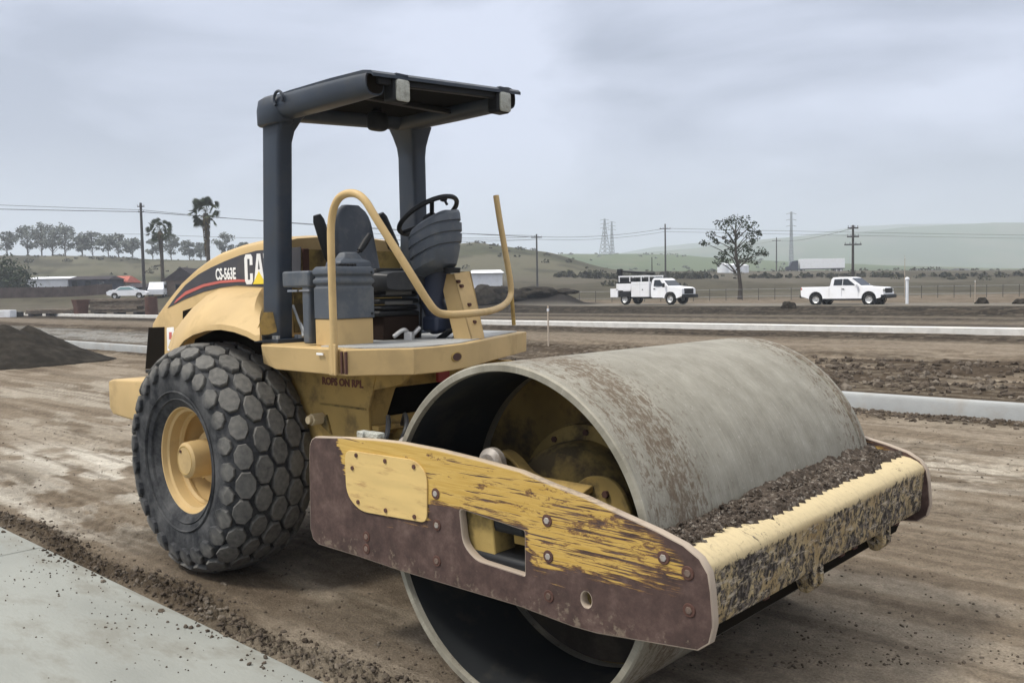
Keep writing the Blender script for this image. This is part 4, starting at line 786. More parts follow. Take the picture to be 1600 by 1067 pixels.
# ---- dash binnacle, column, steering wheel
XD = -1.42
dc = on_x(697, 378, XD)
def dpt(u, v): return on_x(u, v, XD)
lp = []
secs = [(704, 416, .045, .05, 0), (703, 417, .075, .09, 0), (700, 414, .100, .115, 0), (698, 404, .122, .13, 0), (698, 388, .136, .135, 0), (698, 387, .129, .13, 0), (698, 384, .129, .13, 0), (698, 383, .142, .142, 0), (698, 371, .144, .145, 0), (697, 370, .136, .14, 0), (697, 367, .136, .14, 0), (697, 366, .145, .15, 0), (697, 354, .142, .15, 0), (696, 353, .134, .14, 0), (696, 350, .134, .14, 0), (696, 349, .138, .15, 0), (698, 338, .128, .14, 0), (702, 331, .105, .12, 0), (706, 327, .06, .08, 0)]
mb = MB(); yax = Vector((0, 1, 0))
for (u, v, hy, hx, _) in secs:
    c = dpt(u, v); o_ = []
    for e in range(36):
        a = 2 * math.pi * e / 36; ca, sa = math.cos(a), math.sin(a); px_, py_ = math.copysign(abs(ca) ** .62, ca) * hx, math.copysign(abs(sa) ** .62, sa) * hy
        # sections lean: the driver's side (-x) lower, and roll a little to the left
        o_.append(Vector((c.x - .10 + px_, c.y + py_, c.z + px_ * .34 + (.10 * py_ / .14 if hy > .1 else 0) * .16 - .03)))
    lp.append(o_)
lp2 = []
for i, l in enumerate(lp): lp2.append([p + Vector((0, 0, 0)) for p in l])
mb.ring(lp2); dash = mb.build('dash_binnacle', m_gry, ROLL, angle=28)
mb = MB(); c = dpt(706, 414); mb.lathe([(0, -.03), (.05, -.03), (.055, .0), (.045, .004), (0, .004)], axis='z', c=(c.x + .0, c.y, c.z - .02), n=20); mb.build('dash_socket', m_blk, dash)
mb = MB(); c0 = on_x(680, 425, -1.62); c1 = on_x(668, 465, -1.62); c2 = on_x(690, 520, -1.62)
mb.tube(smooth_path([on_x(690, 400, -1.60), c0, c1 + Vector((0, .02, 0)), Vector((c2.x, c2.y, ZD + .01))]), [.075] * 13 + [.08, .08, .08, .08, .08, .085][:6], 16) if 0 else mb.tube([on_x(690, 398, -1.58), on_x(682, 430, -1.60), on_x(676, 470, -1.62), on_x(692, 512, -1.62)], [.085, .085, .075, .09], 18)
mb.build('steering_column', mat('dark blue plastic', (.022, .03, .055), .5), ROLL)
mb = MB(); mb.box(on_x(690, 505, -1.60), (.14, .22, .10)); mb.build('pedal_box', mat('dark blue plastic', (.022, .03, .055), .5), ROLL, bevel=.02)
# yellow channel bracket leaning up to the binnacle
lo_l, lo_r = on_z(712, 527, ZD), on_z(757, 524, ZD)
A = [on_x(736, 526, -1.30), on_x(757, 523, -1.30)]; B = [on_x(707, 428, -1.47), on_x(733, 424, -1.47)]
for w0, w1 in ((0, 1),):
    a0, a1, b0, b1 = A[0], A[1], B[0], B[1]; th_ = Vector((-.05, 0, -.01)); a0.z = a1.z = ZD + .004
    mb = MB(); mb.hexa([a0, a1, b1, b0], [a0 + Vector((-.012, 0, 0)), a1 + Vector((-.012, 0, 0)), b1 + Vector((-.012, 0, 0)), b0 + Vector((-.012, 0, 0))])
    fl0, fl1 = a0 + Vector((-.13, -.02, 0)), b0 + Vector((-.10, -.02, 0))
    mb.hexa([a0, b0, fl1, fl0], [a0 + Vector((0, .012, 0)), b0 + Vector((0, .012, 0)), fl1 + Vector((0, .012, 0)), fl0 + Vector((0, .012, 0))])
    g0, g1 = a1 + Vector((-.13, -.0, 0)), b1 + Vector((-.10, -.0, 0))
    mb.hexa([a1, b1, g1, g0], [a1 + Vector((0, -.012, 0)), b1 + Vector((0, -.012, 0)), g1 + Vector((0, -.012, 0)), g0 + Vector((0, -.012, 0))])
    br = mb.build('dash_bracket', m_yel, ROLL, bevel=.004)
mb = MB()
for (u, v) in ((716, 440), (721, 447), (733, 476), (741, 503)): q = on_x(u, v, -1.44 + (v - 440) / 90 * .14); mb.cyl(q + Vector((-.02, 0, 0)), q + Vector((.012, 0, 0)), .012, 6)
build_each(mb, 'bracket_bolt', m_rust, br)
mb = MB(); a_ = on_x(700, 492, -1.2); 
# steering wheel
wc = on_x(669, 337, -1.66); wn = Vector((-.52, -.12, .85)).normalized(); e1 = wn.cross(Vector((0, 1, 0))).normalized(); e2 = wn.cross(e1)
pts = [wc + (e1 * math.cos(a) + e2 * math.sin(a)) * .205 for a in [2 * math.pi * k / 48 for k in range(49)]]
sw = MB().tube(pts, .0155, 12, caps=False).build('steering_wheel', m_blk, ROLL)
mb = MB(); hubp = wc - wn * .05; mb.tube([hubp - wn * .02, hubp, hubp + wn * .045], [.05, .055, .045], 18)
for k in range(3): a = 2 * math.pi * k / 3 + .5; mb.tube([hubp, wc + (e1 * math.cos(a) + e2 * math.sin(a)) * .2], .014, 8)
mb.tube([hubp - wn * .02, hubp - wn * .2], .035, 12); mb.build('wheel_spokes', m_blk, sw)
mb = MB(); kq = on_x(693, 310, -1.60); mb.lathe([(0, -.024), (.02, -.018), (.027, 0), (.02, .018), (0, .024)], axis='z', c=kq, n=16); mb.tube([kq, kq - wn * .05 ], .009, 8); mb.build('steering_knob', m_blk, sw)

mb = MB(); q = on_x(535, 419, -1.60)
for k in range(4): mb.box((q.x + .02, q.y - .04 + .035 * k, zt + .008), (.03, .022, .016))
build_each(mb, 'switch', m_blk, con, bevel=.003)
mb = MB()
for (y, z) in ((y0 + .02, 1.71), (y1 - .02, 1.71), (y0 + .02, 1.95), (y1 - .02, 1.95)): mb.cyl((-1.552, y, z), (-1.545, y, z), .008, 8)
build_each(mb, 'console_screw', m_blk, con)
mb = MB()
for k in range(5): mb.tube(smooth_path([(-1.63, .1 + .05 * k, 1.05 + .02 * k), (-1.55 + .02 * k, .02 + .05 * k, .98), (-1.50, -.08 + .06 * k, .90 - .02 * k), (-1.62, -.15 + .05 * k, .80)]), .014, 8)
build_each(mb, 'hydraulic_hose', m_blk, ROLL)
mb = MB(); q = on_x(655, 470, -1.7); mb.tube([(q.x, q.y, ZD), (q.x + .02, q.y, ZD + .22)], .008, 8); mb.tube([(q.x + .02, q.y, ZD + .22), (q.x + .03, q.y, ZD + .30)], .016, 10); mb.build('park_lever', m_blk, ROLL)
mb = MB(); mb.box((-1.50, .02, ZD + .035), (.12, .075, .012), (0, -.5, 0)); mb.box((-1.50, .16, ZD + .035), (.12, .075, .012), (0, -.5, 0)); build_each(mb, 'foot_pedal', m_blk, ROLL, bevel=.004)

# ---- canopy: posts, roof, lamps
XP0, XP1 = -2.40, -2.215
def post(yr, yl, xt=0.0, zt_=2.93):
    LN = .075 if yr < 0 else .0
    lp = []
    for z, dx, g in ((ZD, 0, 1), (1.9, .0, 1), (2.4, .0, 1), (zt_ - .17, .0, 1), (zt_ - .10, .0, 1.12), (zt_ - .03, .0, 1.45), (zt_ + .03, .0, 1.8)):
        cxp, w_ = (XP0 + XP1) / 2 + dx + LN * (z - ZD) / 1.4, (XP1 - XP0) / 2; gy = (g - 1) * .10; r_ = [(cxp - w_, yr - (gy if yr > 0 else 0)), (cxp + w_ * g, yr - (gy if yr > 0 else 0)), (cxp + w_ * g, yl + gy * (0 if yr > 0 else 1)), (cxp - w_, yl + gy * (0 if yr > 0 else 1))]
        lp.append([(x, y, z) for x, y in rounded(r_, .028, 4)])
    return MB().ring(lp)
pR = post(-.735, -.625).build('canopy_post', m_navy, ROLL, angle=40)
pL = post(.415, .535, zt_=2.96).build('canopy_post', m_navy, ROLL, angle=40)
for pp, ya, yb in ((pR, -.78, -.58), (pL, .37, .58)):
    mb = MB(); mb.box(((XP0 + XP1) / 2 + .02, (ya + yb) / 2, ZD + .012), (.27, yb - ya, .024)); mb.build('post_foot', m_navy, pp, bevel=.003)
    mb = MB()
    for x in (-2.2, -2.24, -2.38):
        for y in (ya + .02, yb - .02): mb.cyl((x + .02, y, ZD + .024), (x + .02, y, ZD + .045), .014, 6)
    build_each(mb, 'foot_bolt', m_galv, pp)
# roof shell: lofted across its width; sides rolled over into deep tubes, front edge a thin lip
def roofz(y): return 3.035 + .07 * (y + .72) / 1.2
YR, YL = -.76, .46
secs = []
n_ = 13
def side_tube(ysgn_y, z0, front_x, rear_x, name, inward):
    lp = []
    for x, k in ((rear_x, .88), (rear_x + .05, 1.0), (rear_x + .6, .98), (front_x - .15, .92), (front_x, .86)):
        o_ = []
        for e in range(20):
            a = 2 * math.pi * e / 20; ca, sa = math.cos(a), math.sin(a)
            o_.append((x, ysgn_y + inward * .075 + .075 * math.copysign(abs(ca) ** .75, ca) * k, z0 - .075 + .078 * math.copysign(abs(sa) ** .75, sa) * k))
        lp.append(o_)
    tb = MB().ring(lp).build(name, m_navy, roof, angle=50)
    q = MB().ring([[(front_x + h, ysgn_y + inward * .075 + (y - ysgn_y - inward * .075) * k, z0 - .075 + (z - z0 + .075) * k) for _, y, z in lp[-1]] for k, h in ((.86, -.01), (.86, .004), (.5, .003))]); q.build('tube_mouth', m_void, tb); return tb
top_pts = []
ysr = np.linspace(YR + .02, YL - .02, 12)
def zr_(y): return roofz(y) - .004
up_, dn = [], []
mb = MB()
xs_ = [-2.27, -2.0, -1.6, -1.3, -1.235, -1.215]
for i, x in enumerate(xs_):
    dz = (0, .01, .012, .006, -.006, -.022)[i]
    loop = [(x, y, zr_(y) + dz) for y in ysr] + [(x, y, zr_(y) + dz - .018) for y in ysr[::-1]]
    mb.ring([loop], False) if 0 else up_.append(loop)
mb.ring(up_); roof = mb.build('canopy_roof', m_navy, ROLL, angle=40)
mb = MB(); mb.ring([[(x, YR + .10, zr_(YR + .10) - .03), (x, YL - .10, zr_(YL - .10) - .03), (x, YL - .10, zr_(YL - .10) - .045), (x, YR + .10, zr_(YR + .10) - .045)] for x in (-2.25, -1.27)]); mb.build('roof_shade_lining', m_shade_lining, roof)  # black sheet painting the shade on the roof's underside
side_tube(YR, roofz(YR) + .012, -1.27, -2.33, 'roof_tube', 1); side_tube(YL, roofz(YL) + .012, -1.27, -2.36, 'roof_tube', -1).data.materials[0] = m_navyd
# rear tube joins the two, lapping the post heads
mb = MB(); mb.tube([(-2.28, YR + .05, roofz(YR) - .055), (-2.30, YL - .05, roofz(YL) - .055)], .072, 18); mb.build('roof_tube', m_navy, roof)
# post cap visible at the near rear corner
mb = MB(); lp = []
for z, k in ((2.865, .90), (2.875, 1.0), (2.96, 1.02), (3.02, .92), (3.04, .6)): lp.append([(-2.225 + .13 * k * math.copysign(abs(math.cos(a)) ** .6, math.cos(a)), -.70 + .075 * k * math.copysign(abs(math.sin(a)) ** .6, math.sin(a)), z) for a in [2 * math.pi * e / 28 for e in range(28)]])
mb.ring(lp); mb.build('post_cap', m_navy, roof, angle=60)
mb = MB(); lq = on_y(437, 155, -.76); ring_ = [lq + Vector((.045 * math.cos(a), -.01, .045 * math.sin(a))) for a in [R(-30) + 2 * math.pi * .72 * k / 16 for k in range(17)]]; mb.tube(ring_, .009, 8); mb.build('lifting_eye', m_navy, roof)
mb = MB()
mb.box((-1.75, (YR + YL) / 2, roofz(0) - .062), (.05, YL - YR - .2, .03))
mb.box((-1.265, (YR + YL) / 2, roofz(-.15) - .045), (.04, YL - YR - .16, .06), (R(3.3), 0, 0)); build_each(mb, 'roof_rib', m_blk, roof, bevel=.005)
for (u0, v0, u1, v1, yy) in ((616, 124, 641, 158, -.53), (776, 143, 801, 175, .30)):
    a_ = on_x((u0 + u1) / 2, (v0 + v1) / 2, -1.22); mb = MB(); mb.box(a_ + Vector((-.05, 0, 0)), (.10, .118, .135)); lh = mb.build('work_lamp', m_blk, roof, bevel=.02, seg=3)
    mb = MB(); mb.ring([[(a_.x + h, a_.y + y, a_.z - .004 + z) for y, z in rounded([(-.046 * k, -.058 * k), (-.046 * k, .058 * k), (.046 * k, .058 * k), (.046 * k, -.058 * k)], .018 * k, 4)] for k, h in ((1, 0), (1, .010), (.9, .014))]); mb.build('lamp_lens', m_lens, lh)
    mb = MB(); mb.box(a_ + Vector((-.02, 0, .078)), (.05, .09, .02)); mb.build('lamp_bracket', m_navy, lh, bevel=.004)
a_ = on_x(590, 190, -2.0); mb = MB(); cushion(mb, a_ + Vector((0, 0, .0)), (.05, .062, .062), .02); mb.box(a_ + Vector((0, 0, .08)), (.05, .03, .12)); mb.build('canopy_mirror', m_blk, roof, angle=60)

# ---- engine hood
YH = .50
hp = [xz(u, v, -YH) for u, v in [(228, 580), (232, 540), (236, 505), (246, 488), (262, 466), (281, 442), (300, 424), (320, 409), (340, 397.5), (372, 386), (410, 377)]]
hp += [(-2.55, 2.185), (-2.48, 2.17)]
stations = [(-YH, .055), (-YH + .012, .03), (-YH + .045, .006), (-YH + .10, -.008), (-.25, -.02), (0, -.025), (.25, -.02), (YH - .10, -.008), (YH - .045, .006), (YH - .012, .03), (YH, .055)]
mb = MB(); loops = []
cen = Vector((-2.9, 0, 1.3))
for y, ins in stations:
    lp = []
    for i, (x, z) in enumerate(hp):
        a_ = Vector(hp[max(i - 1, 0)]); b_ = Vector(hp[min(i + 1, len(hp) - 1)]); t_ = (b_ - a_).normalized(); nn_ = Vector((-t_.y, t_.x)); q = Vector((x, z)) + nn_ * (-ins + .02)
        lp.append((q.x, y, q.y))
    lp += [(-2.46, y, 1.55), (-4.3, y, 1.20)]
    loops.append(lp)
mb.ring(loops); hood = mb.build('engine_hood', m_yel, ROLL, angle=28)
mb = MB(); mb.box((-2.452, 0, 1.85), (.012, .92, .55)); mb.build('hood_bulkhead', m_yeld, hood)
mb = MB(); mb.box((-2.45, -.36, 2.02), (.03, .05, .22)); mb.build('hood_latch', m_rust, hood, bevel=.006)
dp = [(262, 481), (275, 463), (290, 445), (310, 429), (330, 418), (352, 408), (375, 399), (400, 392), (440, 388), (470, 386), (470, 450), (410, 448), (370, 446), (345, 449), (318, 456), (290, 467)]
plate('hood_decal', [[xz(u, v, -YH - .002) for u, v in dp]], .004, XZ(-YH - .001), m_dec, hood, .0005)
rp = [(272, 474.5), (290, 461), (318, 448.5), (345, 442.5), (372, 440.5), (383, 440.5), (383, 437), (372, 436.5), (345, 438.5), (318, 444), (290, 455.5), (276, 468)]
plate('decal_stripe', [[xz(u, v, -YH - .004) for u, v in rp]], .002, XZ(-YH - .0045), m_red, hood, .0002)
p0, p1 = on_y(338, 437, -YH), on_y(373, 437, -YH)
ang = math.atan2(on_y(373, 435, -YH).z - on_y(338, 437, -YH).z, p1.x - p0.x) * .6
text('model_lettering', 'CS-563E', .112, Matrix.Translation((p0.x, -YH - .004, p0.z)) @ Matrix.Rotation(R(90), 4, 'X') @ Matrix.Rotation(ang * .3, 4, 'Z'), m_wht, hood, .0008, sx=(p1.x - p0.x) / .112 / 3.85, bold=.003)
c0, c1 = on_y(384, 444.5, -YH), on_y(384, 398, -YH); hC = c1.z - c0.z
def glyph(polys, name, m, dy=.004): return plate(name, polys, .002, XZ(-YH - dy), m, hood, .0003)
X0, Z0 = c0.x, c0.z; wC = .085 * 1.0; u_ = hC
CX = (on_y(396.5, 420, -YH).x - on_y(384, 420, -YH).x)
def L2(pts): return [(X0 + a * CX, Z0 + b * hC) for a, b in pts]
glyph([L2([(.18, 0), (.82, 0), (1, .10), (1, .36), (.66, .36), (.66, .15), (.36, .15), (.36, .85), (.66, .85), (.66, .64), (1, .64), (1, .90), (.82, 1), (.18, 1), (0, .88), (0, .12)])], 'logo_letter', m_wht)
glyph([L2([(1.12, 0), (1.46, 0), (1.56, .30), (1.98, .30), (2.08, 0), (2.42, 0), (1.98, 1), (1.56, 1)]), L2([(1.64, .48), (1.90, .48), (1.77, .84)])], 'logo_letter', m_wht)
glyph([L2([(2.60, 0), (2.94, 0), (2.94, .84), (3.2, .84), (3.2, 1), (2.34, 1), (2.34, .84), (2.60, .84)])], 'logo_letter', m_wht)
glyph([L2([(1.0, -.0), (2.55, -.0), (1.77, .42)])], 'logo_triangle', m_tri, .0065)
gp = [(233, 512), (257, 511), (257, 560), (253, 576), (228, 576)]
plate('grille', [[xz(u, v, -YH) for u, v in gp]], .006, XZ(-YH - .002), m_void, hood, .001)
mb = MB(); mb.box((-4.46, 0, 1.42), (.03, .9, .32)); mb.build('rear_grille', m_void, hood)
plate('warning_sticker', [rounded([xz(u, v, -YH) for u, v in ((261, 512), (272, 511), (273, 547), (262, 548))], .012)], .002, XZ(-YH - .002), m_wht, hood, .0003)
plate('sticker_symbol', [[xz(u, v, -YH) for u, v in ((265, 519), (269, 519), (269, 530), (265, 530))]], .002, XZ(-YH - .004), m_red, hood, .0003)
plate('air_vent', [[xz(u, v, -YH) for u, v in ((286, 486), (311, 478), (299, 500), (286, 520))]], .004, XZ(-YH - .001), m_void, hood, .0005)
# ---- fenders
def fender(s):
    arc_o = [(270, 552), (277, 538), (288, 524), (302, 515), (322, 508.5), (345, 506.5), (366, 510), (386, 517), (399, 524), (406, 523)]
    OUT = [on_y(u, v, -.90) for u, v in arc_o]
    inn = [(268, 548), (276, 520), (292, 498), (306, 478), (322, 462), (342, 451.5), (366, 449.5), (388, 449.5), (410, 450), (422, 470)]
    INN = [on_y(u, v, -YH - .01) for u, v in inn]
    lp = []
    n2 = len(OUT); loops = []
    for k in range(7):
        t = k / 6; lp = []
        for a, b in zip(INN, OUT):
            q = a.lerp(b, t); bulge = math.sin(t * math.pi) * .05; lp.append(Vector((q.x, q.y - bulge * .6, q.z + bulge * .7)))
        loops.append(lp)
    lip = [p + Vector((0, -.004, -.035)) for p in loops[-1]]; loops.append(lip)
    und = [[p + Vector((0, .012, -.02)) for p in l] for l in loops[:-1]]; loops.append([p + Vector((0, .02, 0)) for p in lip]); loops += und[::-1][0:]
    if s > 0: loops = [[Vector((p.x, -p.y, p.z)) for p in l] for l in loops]
    mb = MB(); mb.ring(loops, False) if 0 else None
    vs = [p for l in loops for p in l]; m_ = n2
    fs = [(i * m_ + k, i * m_ + k + 1, (i + 1) * m_ + k + 1, (i + 1) * m_ + k) for i in range(len(loops) - 1) for k in range(m_ - 1)]
    fs += [(i * m_ + (m_ - 1), i * m_, (i + 1) * m_, (i + 1) * m_ + m_ - 1) for i in range(0)]
    mb.add(vs, fs)
    # end caps
    m1_ = [i * m_ for i in range(len(loops))]; m2_ = [i * m_ + m_ - 1 for i in range(len(loops))]; mb.f.append(tuple(m1_)); mb.f.append(tuple(m2_[::-1]))
    return mb.build('fender', m_yel, hood, angle=32)
fender(-1); fender(1)
# dark wheel housing behind the fender, and front gusset
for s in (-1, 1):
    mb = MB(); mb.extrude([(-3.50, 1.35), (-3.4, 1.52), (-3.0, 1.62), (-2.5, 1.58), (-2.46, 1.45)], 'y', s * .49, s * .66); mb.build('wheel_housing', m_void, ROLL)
mb = MB(); a_ = on_y(398, 524, -.90); mb.hexa([a_, on_y(410, 520, -.84), on_y(412, 488, -.80)], [a_ + Vector((-.01, .1, 0)), on_y(410, 520, -.84) + Vector((0, .1, 0)), on_y(412, 488, -.80) + Vector((0, .1, 0))]); mb.build('fender_gusset', m_yel2, hood)
# ---- rear counterweight
a_ = on_y(168, 592, -.80); mb = MB()
mb.ring([[(x, y, z) for y, z in rounded([(-.80, zb_), (-.80, zt_2), (.80, zt_2), (.80, zb_)], .02, 3)] for x, zt_2, zb_ in ((-4.56, 1.165, .95), (-4.50, 1.18, .90), (-3.75, 1.215, .86), (-3.70, 1.215, .86))]); mb.build('counterweight', m_yel, ROLL, bevel=.012)
mb = MB(); q = on_y(218, 585, -.7); mb.box(q + Vector((.1, .1, .02)), (.22, .10, .03)); mb.build('tow_hook', m_blk, ROLL, bevel=.006)
mb = MB(); mb.box((-3.6, 0, .95), (.6, .96, .45)); mb.build('rear_frame', m_yeld, ROLL)
# loose bits behind the post (hoses, wires)
mb = MB(); mb.tube(smooth_path([on_y(458, 478, -.55), on_y(466, 500, -.6), on_y(472, 515, -.6), on_y(474, 526, -.62)]), .009, 8); mb.tube(smooth_path([on_y(470, 505, -.6), on_y(480, 528, -.66)]), .007, 8); build_each(mb, 'cable', m_galv, ROLL)

# ---- mud lying on the front beam
def soil_on_beam():
    nx_, ny_ = 40, 420; xs = np.linspace(.735, 1.0, nx_); ys = np.linspace(-1.09, 1.09, ny_); X, Y = np.meshgrid(xs, ys)
    base = np.interp(X, [.735, .84, .90, .95, .99], [.90, .910, .910, .902, .886])
    edge = .948 + .06 * (fbm(Y * 2.2 + 5, Y * 0, 3, 81) - .5) + .030 * (((Y * 13 + .8 * np.sin(Y * 5)) % 1) - .5) + .03 * (fbm(Y * 26, X * 0, 3, 84) - .5)
    edge = np.where(Y < -.75, edge - .015, edge); edge = np.where(Y > .75, edge - .045, edge)
    hgt = (.010 + .022 * sst(Y, -.9, .3)) * fbm(X * 12, Y * 9, 4, 82) * 1.3 + .022 * (fbm(X * 60, Y * 60, 2, 83) - .35) + .03 * sst(-X, -.80, -.74) * sst(Y, -.8, .2)
    k = sst(edge - X, -.004, .02); Z = base + np.where(k > 0, hgt * k, 0) - .012 * (1 - k)
    me = bpy.data.meshes.new('soil'); vs = np.stack([X, Y, Z], -1).reshape(-1, 3); i = np.arange(ny_ - 1)[:, None] * nx_; j = np.arange(nx_ - 1)[None, :]
    F = np.stack([i + j, i + j + 1, i + nx_ + j + 1, i + nx_ + j], -1).reshape(-1, 4); me.from_pydata(vs.tolist(), [], F.tolist()); me.update()
    m = mat('crumbly dark soil', (.065, .052, .042), .95, dirt=(.28, .25, .215), dirt_amt=.9, dscale=42, var=.5, vscale=22, bump=.6, bscale=90, thr=.53)
    bm = bmesh.new(); bm.from_mesh(me)
    for _ in range(900):
        y = random.uniform(-1.07, 1.07); x = random.uniform(.76, .925 if y < .75 else .88); s_ = random.uniform(.004, .011)
        r_ = bmesh.ops.create_icosphere(bm, subdivisions=1, radius=s_, matrix=Matrix.Translation((x, y, .918 + random.uniform(-.004, .018) * (1 if y > -.6 else .3))) @ Euler((random.random() * 6, random.random() * 6, 0)).to_matrix().to_4x4())
        for v in r_['verts']: v.co += Vector((random.uniform(-1, 1), random.uniform(-1, 1), random.uniform(-1, 1))) * s_ * .3
    bm.to_mesh(me); bm.free()
    o = finish(me, 'soil', m, None, smooth=False); tag(o, 'dark crumbly soil lying on the front beam of the roller against its drum', 'soil', None, 'stuff'); return o
soil_on_beam()

# ================================================================== ground litter
def stones():
    bm = bmesh.new(); vs0 = []
    t = bmesh.ops.create_icosphere(bm, subdivisions=1, radius=1); base = [v.co.copy() for v in bm.verts]; faces = [tuple(v.index for v in f.verts) for f in bm.faces]; bm.free()
    V, F = [], []
    def put(x, y, s, sink=.25):
        z = gz_batch[(x, y)] if 0 else 0
        return
    P = []
    for _ in range(3400): # crumbs along the slab
        x = random.uniform(-7, 1.2); y = -1.33 + random.gauss(0, .085) + .05 * math.sin(x * 3) * -1; P.append((x, y, random.choice((.004, .006, .009, .013, .018)) * random.uniform(.7, 1.2)))
    for _ in range(3600): # scattered pebbles on the near ground
        u = random.uniform(-50, 1650); d = 4.2 + 9 * random.random() ** 1.8; p = far(u, d)
        if p.y < -1.45: continue
        P.append((p.x, p.y, random.choice((.003, .004, .006, .008)) * random.uniform(.7, 1.3) * (1 + d * .06)))
    for _ in range(1500): # clods by the near kerb
        x = random.uniform(-4, 4); y = 8.75 + random.gauss(0, .16); P.append((x, y, random.uniform(.012, .045)))
    for _ in range(2600): # rubble beyond it
        x = random.uniform(-12, 4); y = random.uniform(9.7, 17); P.append((x, y, random.choice((.02, .04, .06, .1)) * random.uniform(.6, 1.1)))
    for _ in range(420): P.append((random.uniform(-6, 0), -1.52 - abs(random.gauss(0, .35)), random.choice((.003, .004, .006)) * random.uniform(.7, 1.4)))
    xs = np.array([p[0] for p in P]); ys = np.array([p[1] for p in P]); zs = np.where(ys < -1.49, .047, height(xs, ys))
    for (x, y, s_), z in zip(P, zs):
        q = Euler((random.random() * 6, random.random() * 6, random.random() * 6)).to_matrix(); n = len(V); sx, sy, sz = random.uniform(.7, 1.3), random.uniform(.7, 1.2), random.uniform(.5, .9)
        for b in base: c = q @ Vector((b.x * sx, b.y * sy, b.z * sz)) * s_ * random.uniform(.8, 1.15); V.append((x + c.x, y + c.y, z + c.z * .8 + s_ * .15))
        F += [tuple(i + n for i in f) for f in faces]
    me = bpy.data.meshes.new('gravel'); me.from_pydata(V, [], F); me.update()
    o = finish(me, 'gravel', mat('earth crumbs', (.075, .060, .047), .95, dirt=(.22, .19, .155), dirt_amt=.75, dscale=2.5, var=.4, vscale=9), None, smooth=False)
    tag(o, 'loose crumbs of earth and gravel scattered over the ground and along the concrete slab', 'gravel', None, 'stuff')
stones()
# dark earth pile at the left edge
def earth_pile():
    n = 150; xs = np.linspace(-1, 1, n); X, Y = np.meshgrid(xs, xs); cx_, cy_ = -25.2, 3.3
    Lr = 5.6; A = X * Lr; Bq = Y * Lr
    wx, wy = cx_ + A, cy_ + Bq
    d = (wx - CAM.x) * FH.x + (wy - CAM.y) * FH.y; l = (wx - CAM.x) * RH.x + (wy - CAM.y) * RH.y; uu = 800 + FPX * l / d
    H = 0 * A
    for (u, dd, h, r, el) in ((5, 25.0, 1.12, 1.75, 1), (46, 25.6, 1.05, 1.35, 1), (-60, 26, 1.3, 2.4, 1), (80, 25.6, .62, 1.15, 1), (105, 25.6, .34, .95, 1), (-120, 27, 1.0, 2.4, 1)):
        p = far(u, dd); q = np.hypot(wx - p.x, wy - p.y) / r; H = np.maximum(H, h * np.clip(1.0 - q * .72, 0, 1) * 1.0 + 0)
    H = H + (H > .02) * (.10 * (fbm(wx * 2, wy * 2, 4, 91) - .5) + .05 * (fbm(wx * 9, wy * 9, 2, 92) - .5)) * sst(H, 0, .25)
    G = height(wx, wy); Z = G + H - .06 * (H < .015)
    me = bpy.data.meshes.new('earth_pile'); i = np.arange(n - 1)[:, None] * n; j = np.arange(n - 1)[None, :]; F = np.stack([i + j, i + j + 1, i + n + j + 1, i + n + j], -1).reshape(-1, 4)
    keep = (H.reshape(-1)[F].max(1) > .0); me.from_pydata(np.stack([wx - cx_, wy - cy_, Z], -1).reshape(-1, 3).tolist(), [], F[keep].tolist()); me.update()
    bm = bmesh.new(); bm.from_mesh(me); bmesh.ops.delete(bm, geom=[v for v in bm.verts if not v.link_faces], context='VERTS'); bm.to_mesh(me); bm.free()
    o = finish(me, 'earth_pile', mat('dark damp earth', (.024, .021, .017), .95, dirt=(.042, .036, .03), dirt_amt=.6, dscale=3, var=.3, bump=.5, bscale=12), None, angle=60); o.location = (cx_, cy_, 0)
    tag(o, 'mound of dark damp earth at the left edge, beyond the rear of the roller', 'earth pile')
earth_pile()

